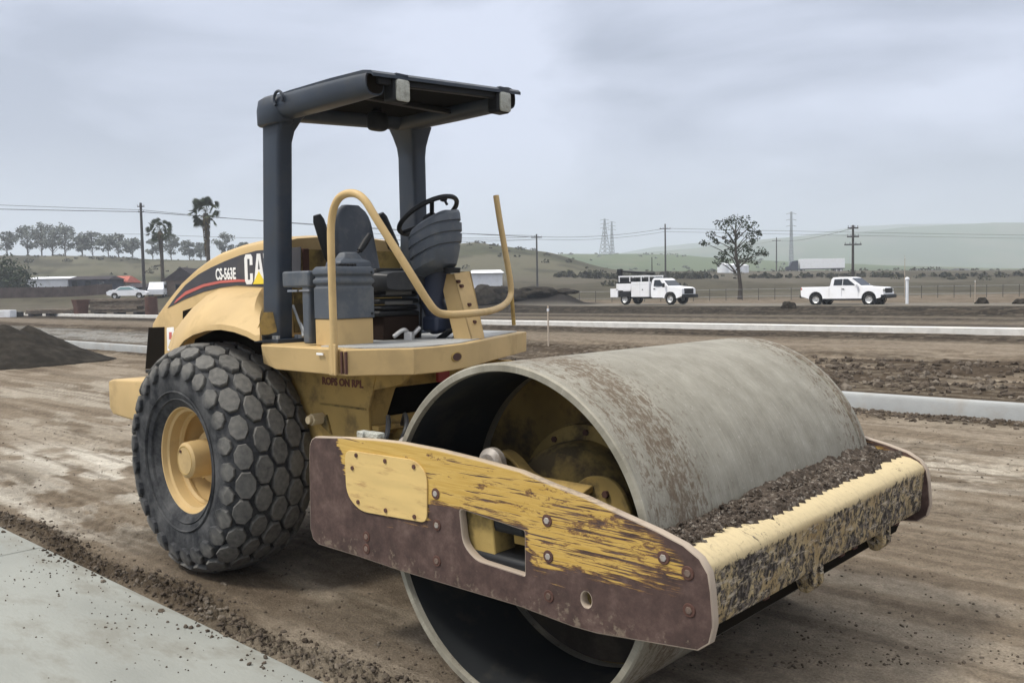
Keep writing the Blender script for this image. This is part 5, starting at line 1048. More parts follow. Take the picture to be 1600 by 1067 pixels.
# ================================================================== vegetation
def leaf_cluster(V, F, c, r, n, size, flat=1.0):
    for _ in range(n):
        while True:
            q = Vector((random.uniform(-1, 1), random.uniform(-1, 1), random.uniform(-1, 1)))
            if q.length <= 1: break
        q = Vector((q.x * r, q.y * r, q.z * r * flat)) + Vector(c); a = Vector((random.gauss(0, 1), random.gauss(0, 1), random.gauss(0, 1))).normalized(); b = a.cross(Vector((random.gauss(0, 1), random.gauss(0, 1), random.gauss(0, 1)))).normalized()
        s_ = size * random.uniform(.6, 1.3); k = len(V); V += [tuple(q + a * s_), tuple(q + b * s_ * .6), tuple(q - a * s_), tuple(q - b * s_ * .6)]; F.append((k, k + 1, k + 2, k + 3))
def mesh_obj(name, V, F, m, parent): me = bpy.data.meshes.new(name); me.from_pydata(V, [], F); me.update(); return finish(me, name, m, parent, smooth=False)
def tree(kind, loc, h, spread, clusters, label, cat='tree', group=None, m=None, leaf=.35, nleaf=60, base=.35, lean=0, crad=.2, dens=None):
    root = thing(kind, loc, label, cat, group); loc = Vector(loc); mb = MB(); V, F = [], []
    tr = [loc + Vector((lean * t * h, math.sin(t * 5 + h) * .02 * h, h * .82 * t)) for t in (0, .25, .5, .75, 1)]
    mb.tube(tr, [h * .022, h * .018, h * .013, h * .009, h * .004], 8); mb.tube([tr[0] - Vector((0, 0, .3)), tr[0]], [h * .027, h * .022], 8)
    for k in range(clusters):
        t = base + (1 - base) * random.random() ** .8; ang = random.uniform(0, 6.283); w_ = spread * (math.sin((t - base) / (1 - base + .01) * math.pi * .82 + .35)) * random.uniform(.35, 1.0)
        c = loc + Vector((lean * t * h + math.cos(ang) * w_, math.sin(ang) * w_, h * t * .95)); tb = max(.12, t - random.uniform(.12, .3)); a = loc + Vector((lean * tb * h, 0, h * .82 * tb))
        mb.tube([a, a.lerp(c, .5) + Vector((0, 0, .03 * h)), c], [h * .007, h * .005, h * .002], 5); leaf_cluster(V, F, c, h * crad * random.uniform(.6, 1.15) * .62, nleaf, leaf, .75)
    mb.build('trunk', m_bark, root, smooth=True); mesh_obj('crown', V, F, m or m_leaf, root); return root
def bush(loc, w_, h, label, group=None, m=None, n=500, leaf=.3, name='bush'):
    root = thing(name, loc, label, 'bush', group); V, F = [], []; loc = Vector(loc); mb = MB()
    for k in range(max(10, int(n / 40))):
        a = random.uniform(0, 6.28); rr = random.random() ** .6; c = loc + Vector((math.cos(a) * rr * w_ * .46, math.sin(a) * rr * w_ * .46, h * random.uniform(.12, .75) * (1.1 - .5 * rr))); leaf_cluster(V, F, c, min(w_, h) * random.uniform(.2, .5), 44, leaf); mb.tube([loc - Vector((0, 0, .1)), c], [.05, .02], 4)
    mb.build('stems', m_bark, root); mesh_obj('foliage', V, F, m or m_leaf3, root); return root
def place_z(u, v, d): p = far(u, d); p.z = far_z(u, v, d); return p
# row of thin-crowned trees along the left crest
row = [(17, 366, 'small thin tree standing alone at the left end of the crest row', .5), (50, 359, 'full dark tree on the crest just left of the widest one', .9), (72, 355, 'tall bushy tree on the crest above the white building', 1.1), (88, 354, 'widest and tallest tree of the crest row', 1.3), (108, 360, 'dense tree right beside the tallest one on the crest', 1.1), (134, 370, 'thin tree of the crest row above the dark roofed shed', .7), (150, 368, 'tree of the crest row above the red roof', .8), (174, 372, 'loose crowned tree midway between shed and utility pole', .7), (190, 371, 'low loose tree on the crest left of the utility pole', .8), (212, 375, 'small tree just left of the tall utility pole', .6), (243, 377, 'faint tree between the utility pole and the shorter palm', .6), (272, 372, 'round dark tree just right of the shorter palm', .9), (300, 380, 'low tree between the two palms', .7), (318, 383, 'small low tree left of the tall palm trunk', .6), (357, 371, 'pointed dark tree right of the tall palm', .6), (385, 384, 'low tree half hidden by the roller hood', .7)]
for i, (u, v, lab, k) in enumerate(row):
    d = 285 + (i * 37 % 23) - 10; p = gfar(u, d); top = far_z(u, v, d); h = max(4, top - p.z + .8); p.z -= .3
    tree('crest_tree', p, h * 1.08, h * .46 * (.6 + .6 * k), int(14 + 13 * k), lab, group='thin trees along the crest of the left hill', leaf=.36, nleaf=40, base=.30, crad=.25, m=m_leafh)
d = 136; p = gfar(10, d); bush(p, 6.6, far_z(14, 401, d) - p.z + .3, 'big round dark bush at the left edge in front of the hill', m=m_leaf2, n=2800, leaf=.24, name='round_bush')
# scrub dotted over the slopes
def scrub():
    V, F = [], []
    for k in range(900):
        u = random.uniform(-150, 1750); d = random.uniform(150, 420) if (k % 2 or u > 820) else random.uniform(165, 300); x = far(u, d)
        if fbm(np.array([x.x * .02]), np.array([x.y * .02]), 3, 99)[0] < .48: continue
        z = gz(x.x, x.y); r = random.choice((.4, .6, .9, 1.3)); leaf_cluster(V, F, (x.x, x.y, z + r * .3), r, 16 if r < 1 else 30, .32, .45)
    for k in range(110):
        u = random.uniform(760, 1300); d = random.uniform(470, 700); x = far(u, d); z = gz(x.x, x.y); r = random.uniform(.7, 2.2); leaf_cluster(V, F, (x.x, x.y, z + r * .3), r, 14, .7, .4)
    o = mesh_obj('scrub', V, F, m_leaf3, None); tag(o, 'low scrub and weeds dotted over the fields and grassy slopes', 'scrub', None, 'stuff')
scrub()
# palms
def palm(u, vtop, vbase, d, label, R_, skirt):
    p = gfar(u, d); zt_ = far_z(u, vtop, d); root = thing('palm_tree', p, label, 'palm', 'fan palms behind the roller'); cz = zt_ - R_ * 1.0; mb = MB()
    hh = cz - p.z; tp = [p + Vector((.12 * math.sin(t * 4), 0, hh * t - .2)) for t in np.linspace(0, 1, 7)]
    mb.tube(tp, [.36, .28, .25, .24, .25, .3, .3], 10); mb.build('trunk', m_bark, root)
    c = Vector((tp[-1].x, tp[-1].y, cz)); V, F = [], []; V2, F2 = [], []
    for k in range(58):
        a = random.uniform(0, 6.283); el = random.uniform(-.9, 1.5); dirv = Vector((math.cos(a) * math.cos(el), math.sin(a) * math.cos(el), math.sin(el))); L_ = R_ * random.uniform(.5, .85)
        tip = c + dirv * L_; tip.z -= .10 * L_; side = dirv.cross(Vector((0, 0, 1))); side = side.normalized() if side.length > .01 else Vector((1, 0, 0)); upv = side.cross(dirv); rl_ = random.uniform(-1.4, 1.4); side = (side * math.cos(rl_) + upv * math.sin(rl_)).normalized()
        VV, FF = (V, F)
        n = len(VV); VV += [tuple(c), tuple(c + side * .03), tuple(tip + side * .03), tuple(tip)]; FF.append((n, n + 1, n + 2, n + 3))
        for j in range(13):            # fan of blades, drooping at the ends
            b = (j - 6) / 6 * 1.25; bd = (dirv * math.cos(b) + side * math.sin(b)).normalized(); e = tip + bd * R_ * .40 - Vector((0, 0, R_ * .05 * (1 + abs(b)))); e2 = tip + bd * R_ * .2; wv = (side * math.cos(b) - dirv * math.sin(b)) * R_ * .03
            n = len(VV); VV += [tuple(tip), tuple(e2 + wv), tuple(e), tuple(e2 - wv)]; FF.append((n, n + 1, n + 2, n + 3))
    for k in range(190):
        a = random.uniform(0, 6.283); z0 = random.random(); top = c - Vector((0, 0, z0 * skirt)); r0 = .3 + .35 * (1 - z0); q = top + Vector((math.cos(a) * r0 * R_ * .42, math.sin(a) * r0 * R_ * .42, -.5)); s2 = Vector((-math.sin(a), math.cos(a), 0)) * .12
        n = len(V2); V2 += [tuple(top + s2 * .3), tuple(q + s2), tuple(q - Vector((0, 0, .35))), tuple(q - s2)]; F2.append((n, n + 1, n + 2, n + 3))
    mesh_obj('crown', V, F, m_palm, root); mesh_obj('dead_frond_skirt', V2, F2, m_palmd, root)
palm(257, 340, 445, 128, 'shorter fan palm on a thin bent trunk between the pole and the tall palm', 1.75, 1.2)
palm(329, 306, 420, 112, 'tall fan palm with a thick shaggy trunk rising behind the hood', 1.95, 5.0)
# lone tree right of the service truck
d = 92; p = gfar(1157, d); h = far_z(1155, 338, d) - p.z
root = thing('lone_tree', p, 'lone open crowned tree standing in the field right of the service truck', 'tree'); mb = MB(); V, F = [], []
tr = [p + Vector((0, 0, -.3)), p + Vector((.05, 0, h * .15)), far(1155, d, p.z + h * .35), far(1151, d, p.z + h * .55), far(1150, d, p.z + h * .8), far(1152, d, p.z + h * .93)]
mb.tube(tr, [.30, .22, .17, .13, .08, .03], 8)
for (u, v, r) in [(1135, 346, .55), (1150, 342, .6), (1165, 343, .6), (1178, 352, .55), (1128, 354, .6), (1145, 352, .7), (1160, 352, .6), (1183, 362, .4), (1112, 366, .5), (1103, 380, .5), (1117, 376, .35), (1138, 364, .5), (1152, 366, .6), (1170, 366, .6), (1180, 372, .6), (1128, 400, .6), (1137, 394, .6), (1122, 409, .5), (1135, 408, .5), (1165, 390, .6), (1175, 396, .6), (1188, 392, .6), (1196, 397, .45), (1164, 404, .6), (1176, 406, .5), (1148, 392, .5), (1172, 382, .5), (1140, 378, .4)]:
    dd = d + random.uniform(-1.9, 1.9); c = far(u, dd); c.z = far_z(u, v, dd); zb_ = max(p.z + h * .28, c.z - random.uniform(1.0, 2.2)); a = Vector((tr[3].x, tr[3].y, min(zb_, tr[4].z)))
    mb.tube([a, a.lerp(c, .55) + Vector((0, 0, .12)), c], [.065, .045, .015], 5); leaf_cluster(V, F, c, r * 1.2, 44, .13, .62); leaf_cluster(V, F, c + Vector((random.uniform(-.6, .6), random.uniform(-.6, .6), random.uniform(-.45, .45))), r * .6, 22, .12, .8)
mb.build('trunk', m_bark, root); mesh_obj('crown', V, F, m_leaf2, root)
# low brush in the field
labs = ['low dark bush below the small white house', 'wide dark bush behind the service truck boom', 'dark brush straight above the service truck', 'flat brush just behind the cab of the service truck', 'brush clump between service truck and lone tree', 'small bush left of the lone tree trunk', 'low bush on the rise right of the lone tree', 'bush in the field beneath the white trailer', 'flat bush in the field behind the pickup truck', 'flat scrub right of the white marker post', 'long low scrub near the right edge of the field', 'small dark shrub on the far field edge above the pickup bonnet']
for i, (u, v, w_, h) in enumerate([(893, 430, 7, 2.2), (930, 431, 8, 2.2), (985, 430, 13, 2.4), (1018, 431, 8, 2.0), (1068, 432, 9, 2.6), (1100, 432, 7, 1.7), (1195, 434, 9, 1.6), (1262, 436, 10, 1.5), (1330, 436, 11, 1.5), (1470, 432, 12, 1.4), (1560, 428, 18, 1.6), (1385, 419, 8, 1.6)]):
    d = 190; p = gfar(u, d); bush(p, w_ * .95, h * .72, labs[i], 'low brush scattered over the far field', n=650, leaf=.32, name='field_bush')

# ================================================================== poles, pylons, wires
def pole(u, vtop, d, label, arms=((.05, 1.1),), group='wooden utility poles', r=.14, m=m_pole, arm_dir=None):
    p = gfar(u, d); zt_ = far_z(u, vtop, d); h = zt_ - p.z; root = thing('utility_pole', p, label, 'pole', group)
    MB().tube([p - Vector((0, 0, .4)), p + Vector((0, 0, h * .5)), p + Vector((0, 0, h))], [r * 1.25, r * 1.1, r * .85], 8).build('mast', m, root)
    dr = arm_dir or RH
    for f_, L_ in arms:
        c = p + Vector((0, 0, h * (1 - f_))); mb = MB(); mb.box(c, (.12, 2 * L_, .13), Matrix.Rotation(math.atan2(dr.y, dr.x) - math.pi / 2, 3, 'Z')); arm = mb.build('crossarm', m, root)
        mb = MB()
        for s in (-.9, -.35, .35, .9): mb.cyl(c + dr * (L_ * s) + Vector((0, 0, .06)), c + dr * (L_ * s) + Vector((0, 0, .26)), .045, 6)
        build_each(mb, 'insulator', m_galv, arm)
    return p, zt_
pole(228, 317, 128, 'tall utility pole left of the palms', ((.04, .5), (.10, .4)), r=.20)
pole(841, 366, 150, 'utility pole right of the roller hand rail', ((.06, .9),))
pole(1041, 350, 165, 'utility pole behind the service truck cab', ((.08, 1.0),))
pole(1214, 371, 260, 'faint far utility pole left of the tall mast', ((.1, 1.2),), r=.16)
pole(1333, 352, 95, 'dark utility pole with two crossarms right behind the pickup truck', ((.04, .55), (.16, .62), (.27, .9)), r=.13)
pole(1020, 402, 200, 'short thin pole right of the service truck behind its cab', (), r=.12)
def pylon(u, vtop, d, label, wdt=4.5):
    p = gfar(u, d); zt_ = far_z(u, vtop, d); h = zt_ - p.z; root = thing('pylon', p, label, 'pylon', 'steel power line pylons in the haze'); mb = MB(); n = 9
    def cor(t, i): w_ = wdt * (1 - t) ** 1.3 + .55; a = i * math.pi / 2 + .785; return p + Vector((math.cos(a) * w_ * .7, math.sin(a) * w_ * .7, h * t))
    for i in range(4):
        mb.tube([cor(k / n, i) for k in range(n + 1)], .28, 4)
        for k in range(n): mb.tube([cor(k / n, i), cor((k + 1) / n, i + 1)], .15, 4); mb.tube([cor((k + 1) / n, i), cor(k / n, i + 1)], .15, 4)
    mb.build('lattice', m_galv, root); mb = MB()
    for t in (.74, .85, .96): c = p + Vector((0, 0, h * t)); mb.tube([c - RH * 3.2, c + Vector((0, 0, .7)), c + RH * 3.2], .2, 4)
    mb.build('arms', m_galv, root)
pylon(947, 342, 640, 'lattice pylon with the wider base, left of the pair above the service truck', 5.5)
pylon(958, 346, 690, 'slim lattice pylon, right of the pair above the service truck', 2.2)
pylon(1237, 331, 560, 'tall slim steel mast standing above the white trailer', 1.6)
def wire(name, pts, label, r=.035, group='power lines across the sky', sag=.6):
    mb = MB()
    for a, b in zip(pts[:-1], pts[1:]):
        L_ = [a.lerp(b, t) - Vector((0, 0, sag * 4 * t * (1 - t))) for t in np.linspace(0, 1, 14)]; mb.tube(L_, r, 5)
    o = mb.build(name, m_pole, None); tag(o, label, 'wire', group)
def wp(u, v, d): p = far(u, d); p.z = far_z(u, v, d); return p
wire('power_line', [wp(-1000, 262, 118), wp(228, 328, 128), wp(841, 368.5, 150)], 'uppermost wire left of the tall pole', .03)
wire('power_line', [wp(-1000, 300, 118), wp(228, 331, 128.3), wp(841, 371, 150.1)], 'lower of the two wires left of the tall pole', .045, sag=.2)
wire('power_line', [wp(-1000, 340, 170), wp(228, 366, 168), wp(841, 374, 190)], 'faint low wire above the crest trees', .028)
wire('power_line', [wp(560, 362, 150), wp(841, 370, 150), wp(1041, 357, 165), wp(2300, 372, 250)], 'wire strung between the poles behind the service truck', .03)
wire('power_line', [wp(560, 370, 150), wp(841, 374, 150.2), wp(1041, 362, 165.2), wp(2300, 377, 250)], 'lower wire strung between the poles behind the service truck', .025)
wire('power_line', [wp(1100, 385, 240), wp(1214, 376, 260), wp(1333, 357, 95)], 'wire from the faint far pole to the pole behind the pickup', .022)

# ================================================================== buildings and yard at the left
def shed(name, u0, u1, vt, vb, d, depth_, wallm, label, roofm=None, roof_h=.0, gable=False, cat='building', group=None, nwin=0, dgl=False):
    a, b = far(u0, d), far(u1, d); zb_, zt_ = far_z((u0 + u1) / 2, vb, d), far_z((u0 + u1) / 2, vt, d); c = (a + b) / 2; L_ = (b - a).length; ang = math.atan2((b - a).y, (b - a).x); Mx = Matrix.Translation((c.x, c.y, 0)) @ Matrix.Rotation(ang, 4, 'Z')
    g0 = min(zb_, gz(c.x, c.y)) - .3
    root = thing(name, (c.x, c.y, zb_), label, cat, group)
    def T(p): return Mx @ Vector(p)
    def bx(mb, x0, x1, y0, y1, z0, z1): mb.hexa([T((x0, y0, z0)), T((x1, y0, z0)), T((x1, y1, z0)), T((x0, y1, z0))], [T((x0, y0, z1)), T((x1, y0, z1)), T((x1, y1, z1)), T((x0, y1, z1))])
    mb = MB(); ez = zt_ - roof_h; bx(mb, -L_ / 2, L_ / 2, 0, depth_, g0, ez); mb.build('wall', wallm, root)
    if roofm:
        mb = MB(); o_ = .35
        if gable: mb.hexa([T((-L_ / 2 - o_, -o_, ez + .003)), T((L_ / 2 + o_, -o_, ez + .003)), T((0, -o_, zt_))], [T((-L_ / 2 - o_, depth_ + o_, ez + .003)), T((L_ / 2 + o_, depth_ + o_, ez + .003)), T((0, depth_ + o_, zt_))])
        else: mb.hexa([T((-L_ / 2 - o_, -o_, ez + .003)), T((L_ / 2 + o_, -o_, ez + .003)), T((L_ / 2 + o_, depth_ + o_, ez + .003)), T((-L_ / 2 - o_, depth_ + o_, ez + .003))], [T((-L_ / 2 + .2, depth_ * .45, zt_)), T((L_ / 2 - .2, depth_ * .45, zt_)), T((L_ / 2 - .2, depth_ * .55, zt_)), T((-L_ / 2 + .2, depth_ * .55, zt_))])
        mb.build('roof', roofm, root)
    for k in range(nwin):
        x = -L_ / 2 + L_ * (k + .5) / nwin; mb = MB(); hz__ = ez - zb_; bx(mb, x - L_ / nwin * .2, x + L_ / nwin * .2, -.05, .02, zb_ + hz__ * .35, zb_ + hz__ * .8); mb.build('window', m_glass, root)
    return root
shed('white_building', 45, 108, 432, 452, 150, 7, m_wallw, 'long low white building behind the brown fence, left of the dark sheds', m_wallw, .4, nwin=0)
shed('dark_shed', 110, 172, 431, 452, 146, 6, m_walld, 'long dark shed with a flat roof right of the white building', m_roofd, .6, nwin=3)
shed('red_roof_shed', 173, 199, 431, 452, 152, 6, m_wallb, 'small shed with a red roof between the dark sheds', m_roofr, 1.15)
shed('dark_shed', 199, 234, 443, 456, 140, 5, m_walld, 'low dark shed just left of the pole foot', m_roofd, .6, nwin=2)
shed('brown_house', 262, 312, 418, 465, 118, 7, m_wallb, 'brown gabled house with dark roof behind the rear of the hood', m_roofd, 1.7, gable=True, nwin=1)
shed('white_house', 736, 786, 421, 452, 120, 8, m_wallw, 'bright white building seen between hand rail and dash of the roller', m_wallw, .5, nwin=0)
shed('small_white_house', 886, 912, 417, 427, 330, 8, m_wallw, 'small white house on the slope right of the hand rail', m_roofd, 1.0, nwin=2)
shed('grey_house', 752, 768, 408, 421, 330, 8, m_wallw, 'tiny house on the slope above the white building', m_galv, 1.4, nwin=1)
for i, (u0, u1) in enumerate(((1432, 1452), (1455, 1485), (1498, 1515))): shed('far_white_shed', u0, u1, 419.5 + i % 2, 425, 420, 8, m_wallw, ['leftmost short far white shed beneath the hazy ridge', 'longest far white shed beneath the hazy ridge', 'rightmost small far white shed beneath the hazy ridge'][i], m_roofd, .5, group='far white sheds')
# white round tanks behind the lone tree
for i, (u, w_) in enumerate(((1133, 3.6), (1146, 4.4), (1160, 3.4))):
    d = 235; p = gfar(u, d); zb_ = far_z(u, 424, d); zt_ = far_z(u, 411 + i, d); root = thing('storage_tank', (p.x, p.y, zb_), ['left white tank behind the lone tree trunk', 'middle and tallest white tank behind the lone tree', 'right white tank behind the lone tree'][i], 'tank', 'white tanks behind the lone tree')
    MB().lathe([(w_ * .52, p.z - zb_ - .5), (w_ * .52, (zt_ - zb_) * .8)], axis='z', c=(p.x, p.y, zb_), n=24).build('shell', m_wallw, root); MB().lathe([(w_ * .53, (zt_ - zb_) * .8), (w_ * .35, (zt_ - zb_) * .95), (0, zt_ - zb_)], axis='z', c=(p.x, p.y, zb_), n=24).build('lid', m_wallw, root)
# fences
def fence(name, u0, d0, u1, d1, hgt, n, label, m, boards=True, post_r=.06, rails=2):
    a, b = gfar(u0, d0), gfar(u1, d1); root = thing(name, a.lerp(b, .5), label, 'fence'); mb = MB()
    P = [gfar(u0 + (u1 - u0) * k / n, d0 + (d1 - d0) * k / n) for k in range(n + 1)]
    for p in P: mb.cyl(p - Vector((0, 0, .3)), p + Vector((0, 0, hgt + .08)), post_r, 6)
    build_each(mb, 'post', m, root); mb = MB()
    if boards:
        for p, q in zip(P[:-1], P[1:]):
            t = (q - p); sd_ = Vector((t.y, -t.x, 0)).normalized() * .03
            mb.hexa([p + sd_ - Vector((0, 0, .2)), q + sd_ - Vector((0, 0, .2)), q + sd_ + Vector((0, 0, hgt)), p + sd_ + Vector((0, 0, hgt))], [p - sd_ - Vector((0, 0, .2)), q - sd_ - Vector((0, 0, .2)), q - sd_ + Vector((0, 0, hgt)), p - sd_ + Vector((0, 0, hgt))])
        mb.build('boards', m, root)
    else:
        for z in np.linspace(hgt * .35, hgt, rails):
            for p, q in zip(P[:-1], P[1:]): mb.tube([p + Vector((0, 0, z)), q + Vector((0, 0, z))], .012, 4)
        mb.build('wires', m_galv, root)
fence('board_fence', -120, 122, 178, 128, 1.45, 26, 'long dark brown board fence in front of the white building', m_fence)
fence('wire_fence', 830, 90, 2000, 74, 1.05, 46, 'thin wire fence on wooden posts along the far side of the road', m_pole, False, .026, 2)
# heaps of boards, pipes and blocks lying at the left
def stack(name, u0, u1, d, layers, label, m, hgt=.28, cat='stack', gap=.05):
    a, b = gfar(u0, d), gfar(u1, d); root = thing(name, a.lerp(b, .5), label, cat); t = (b - a); L_ = t.length; t.normalize(); nrm_ = Vector((-t.y, t.x, 0)); q = Matrix((t, nrm_, Vector((0, 0, 1)))).transposed(); z = min(a.z, b.z) - .02
    mb = MB(); 
    for k in range(3): mb.box(a.lerp(b, .15 + .35 * k) + Vector((0, 0, .12)), (.3, 2.0, .24), q)
    build_each(mb, 'bearer', m_roofd, root); mb = MB(); z += .24
    for i in range(layers):
        o_ = random.uniform(-.3, .3); mb.box(a.lerp(b, .5) + t * o_ + Vector((0, 0, z - a.lerp(b, .5).z + hgt / 2)), (L_ * random.uniform(.86, 1), 1.7 + random.uniform(-.2, .2), hgt - .02), q); z += hgt
    mb.build('boards', m, root, bevel=.02)
m_tim = mat('weathered timber', (.20, .165, .13), .95, dirt=(.09, .07, .055), dirt_amt=.8, dscale=1.4, var=.3, stretch=(1, 1, 4))
stack('timber_stack', 145, 232, 84, 5, 'tall stack of weathered timber beside the rear of the roller', m_tim, .26)
stack('timber_stack', 45, 122, 86, 2, 'low stack of timber left of the rusty bin', m_tim, .22)
stack('timber_stack', -70, 8, 90, 2, 'low timber stack running out of the left edge', m_tim, .22)
p = gfar(128, 83); root = thing('rusty_bin', p, 'rusty brown steel bin between the two timber stacks', 'bin'); mb = MB(); mb.ring([[p + Vector((sx * k, sy * k, z)) for sx, sy in ((-1, -1), (1, -1), (1, 1), (-1, 1))] for k, z in ((.45, 0), (.5, .9), (.62, 1.55))]); mb.build('hopper', m_rust, root, bevel=.03); MB().box(p + Vector((.5, 0, .15)), (1.4, .5, .2)).build('skid', m_rust, root)
p = gfar(238, 82); root = thing('rusty_drum', p, 'dark rust brown barrel at the right end of the tall timber stack', 'barrel'); MB().lathe([(0, 0), (.55, 0), (.55, .5), (.58, .52), (.55, .54), (.55, 1.6), (0, 1.62)], axis='z', c=p, n=24).build('shell', m_rust, root); MB().lathe([(.5, 1.62), (.56, 1.62), (.56, 1.67), (.5, 1.67)], axis='z', c=p, n=24, closed=True).build('rim', m_rust, root)
p = gfar(12, 84); root = thing('concrete_block', p, 'pale concrete block lying by the road at the left edge', 'block'); MB().box(p + Vector((0, 0, .3)), (1.5, .8, .75), (0, 0, .5)).build('block', m_wallw, root, bevel=.05); MB().box(p + Vector((.2, .9, .25)), (.9, .5, .5), (0, 0, .5)).build('rubber_buffer', m_blk, root, bevel=.05)

# ================================================================== vehicles
def wheel(root, x, y, r, w_=.25):
    s = -1 if y < 0 else 1; mb = MB(); mb.lathe([(r * .62, -w_ / 2), (r * .9, -w_ / 2), (r, -w_ * .36), (r, w_ * .36), (r * .9, w_ / 2), (r * .62, w_ / 2)], c=(x, y, r), n=28, closed=True); wl = mb.build('wheel', m_rub, root)
    mb = MB(); mb.lathe([(0, s * w_ * .28), (r * .2, s * w_ * .36), (r * .3, s * w_ * .22), (r * .5, s * w_ * .3), (r * .62, s * w_ * .46), (r * .64, s * w_ * .1)], c=(x, y, r), n=24); mb.build('rim', m_chr, wl)
def body_loft(mb, prof, hw, tuck):
    """side outline (x,z) lofted over the width; tuck(z) narrows the cab"""
    ys = [-1, -.96, -.8, 0, .8, .96, 1]; lp = []
    for k in ys:
        e = .0 if abs(k) < .97 else .03
        lp.append([(x, k * hw * tuck(z), z - (e if z > 1.0 else 0)) for x, z in prof])
    mb.ring(lp)
def arch(cx_, r, z0, n=9): return [(cx_ + r * math.cos(a), z0 + r * math.sin(a)) for a in [math.pi * k / n for k in range(n + 1)]]
def pickup():
    root = local_thing('pickup_truck', 'white extended cab pickup truck on the road at the right', 'pickup truck')
    tuck = lambda z: 1 - max(0, z - 1.12) * .26
    W = .98; xr, xf = -1.86, 1.83; zb_ = .50
    prof_ = [(-2.93, .62), (-2.95, 1.0), (-2.93, 1.27), (-.95, 1.28), (-.86, 1.34), (-.80, 1.80), (-.70, 1.90), (-.3, 1.93), (.35, 1.93), (.62, 1.88), (1.28, 1.33), (1.45, 1.28), (2.55, 1.20), (2.74, 1.10), (2.80, .85), (2.80, .60)]
    under = [(2.45, .48)] + [(x, z) for x, z in arch(xf, .50, .46)] + [(1.2, .46), (-1.3, .46)] + arch(xr, .50, .46) + [(-2.5, .5)]
    mb = MB(); body_loft(mb, prof_ + under, W, tuck); body = mb.build('body', m_truck, root, angle=30)
    for s in (-1, 1):
        f_ = lambda x, z, o: (x, s * (W * tuck(z) + o), z)
        for nm, q in (('side_window', [(-.62, 1.37), (-.58, 1.78), (-.02, 1.80), (-.02, 1.37)]), ('door_window', [(.03, 1.37), (.03, 1.80), (.34, 1.80), (.92, 1.36)])):
            mb = MB(); mb.hexa([f_(x, z, -.02) for x, z in q], [f_(x, z, .010) for x, z in q]); mb.build(nm, m_glass, body)
        mb = MB(); mb.box((.08, s * (W + .012), 1.12), (.17, .03, .05)); mb.build('door_handle', m_blk, body, bevel=.008)
        mb = MB(); 
        for x in (-.03, -.90, 1.12): mb.box((x, s * (W + .001), .92), (.012, .006, .62))
        build_each(mb, 'panel_gap', m_galv, body)
        mb = MB(); mb.box((1.02, s * 1.10, 1.36), (.12, .22, .2)); mb.build('wing_mirror', m_truck, body, bevel=.03)
        mb = MB(); mb.box((2.70, s * .80, 1.0), (.20, .28, .2)); mb.build('headlight', m_lens, body, bevel=.03)
        mb = MB(); mb.box((-2.90, s * .90, 1.05), (.10, .14, .34)); mb.build('tail_light', m_red, body, bevel=.02)
        for x in (xr, xf): wheel(root, x, s * .84, .40)
        mb = MB(); 
        for x in (xr, xf): mb.lathe([(.43, 0), (.49, 0), (.49, .05), (.43, .05)], c=(x, s * .93, .44), n=30, closed=True)
        build_each(mb, 'wheel_arch', m_blk, body)
    mb = MB(); mb.box((0, 0, .42), (3.6, 1.7, .16)); mb.build('underbody', m_blk, root)
    mb = MB(); q = [(.60, 1.86), (1.24, 1.36)]; mb.hexa([(.66, -.80, 1.855), (.66, .80, 1.855), (1.27, .88, 1.345), (1.27, -.88, 1.345)], [(.64, -.80, 1.825), (.64, .80, 1.825), (1.25, .88, 1.315), (1.25, -.88, 1.315)]); mb.build('windscreen', m_glass, body)
    mb = MB(); mb.box((2.79, 0, .98), (.06, 1.25, .34)); mb.build('radiator_grille', m_blk, body, bevel=.03)
    mb = MB(); mb.extrude(rounded([(2.6, .45), (2.6, .74), (2.96, .72), (2.98, .50)], .05), 'y', -.98, .98); mb.build('front_bumper', m_blk, body, bevel=.03)
    mb = MB(); mb.box((-2.98, 0, .62), (.16, 1.9, .2)); mb.build('rear_bumper', m_blk, body, bevel=.03)
    mb = MB(); mb.box((-1.92, 0, 1.262), (1.9, 1.6, .05)); mb.build('bed_liner', m_blk, body)
    return root
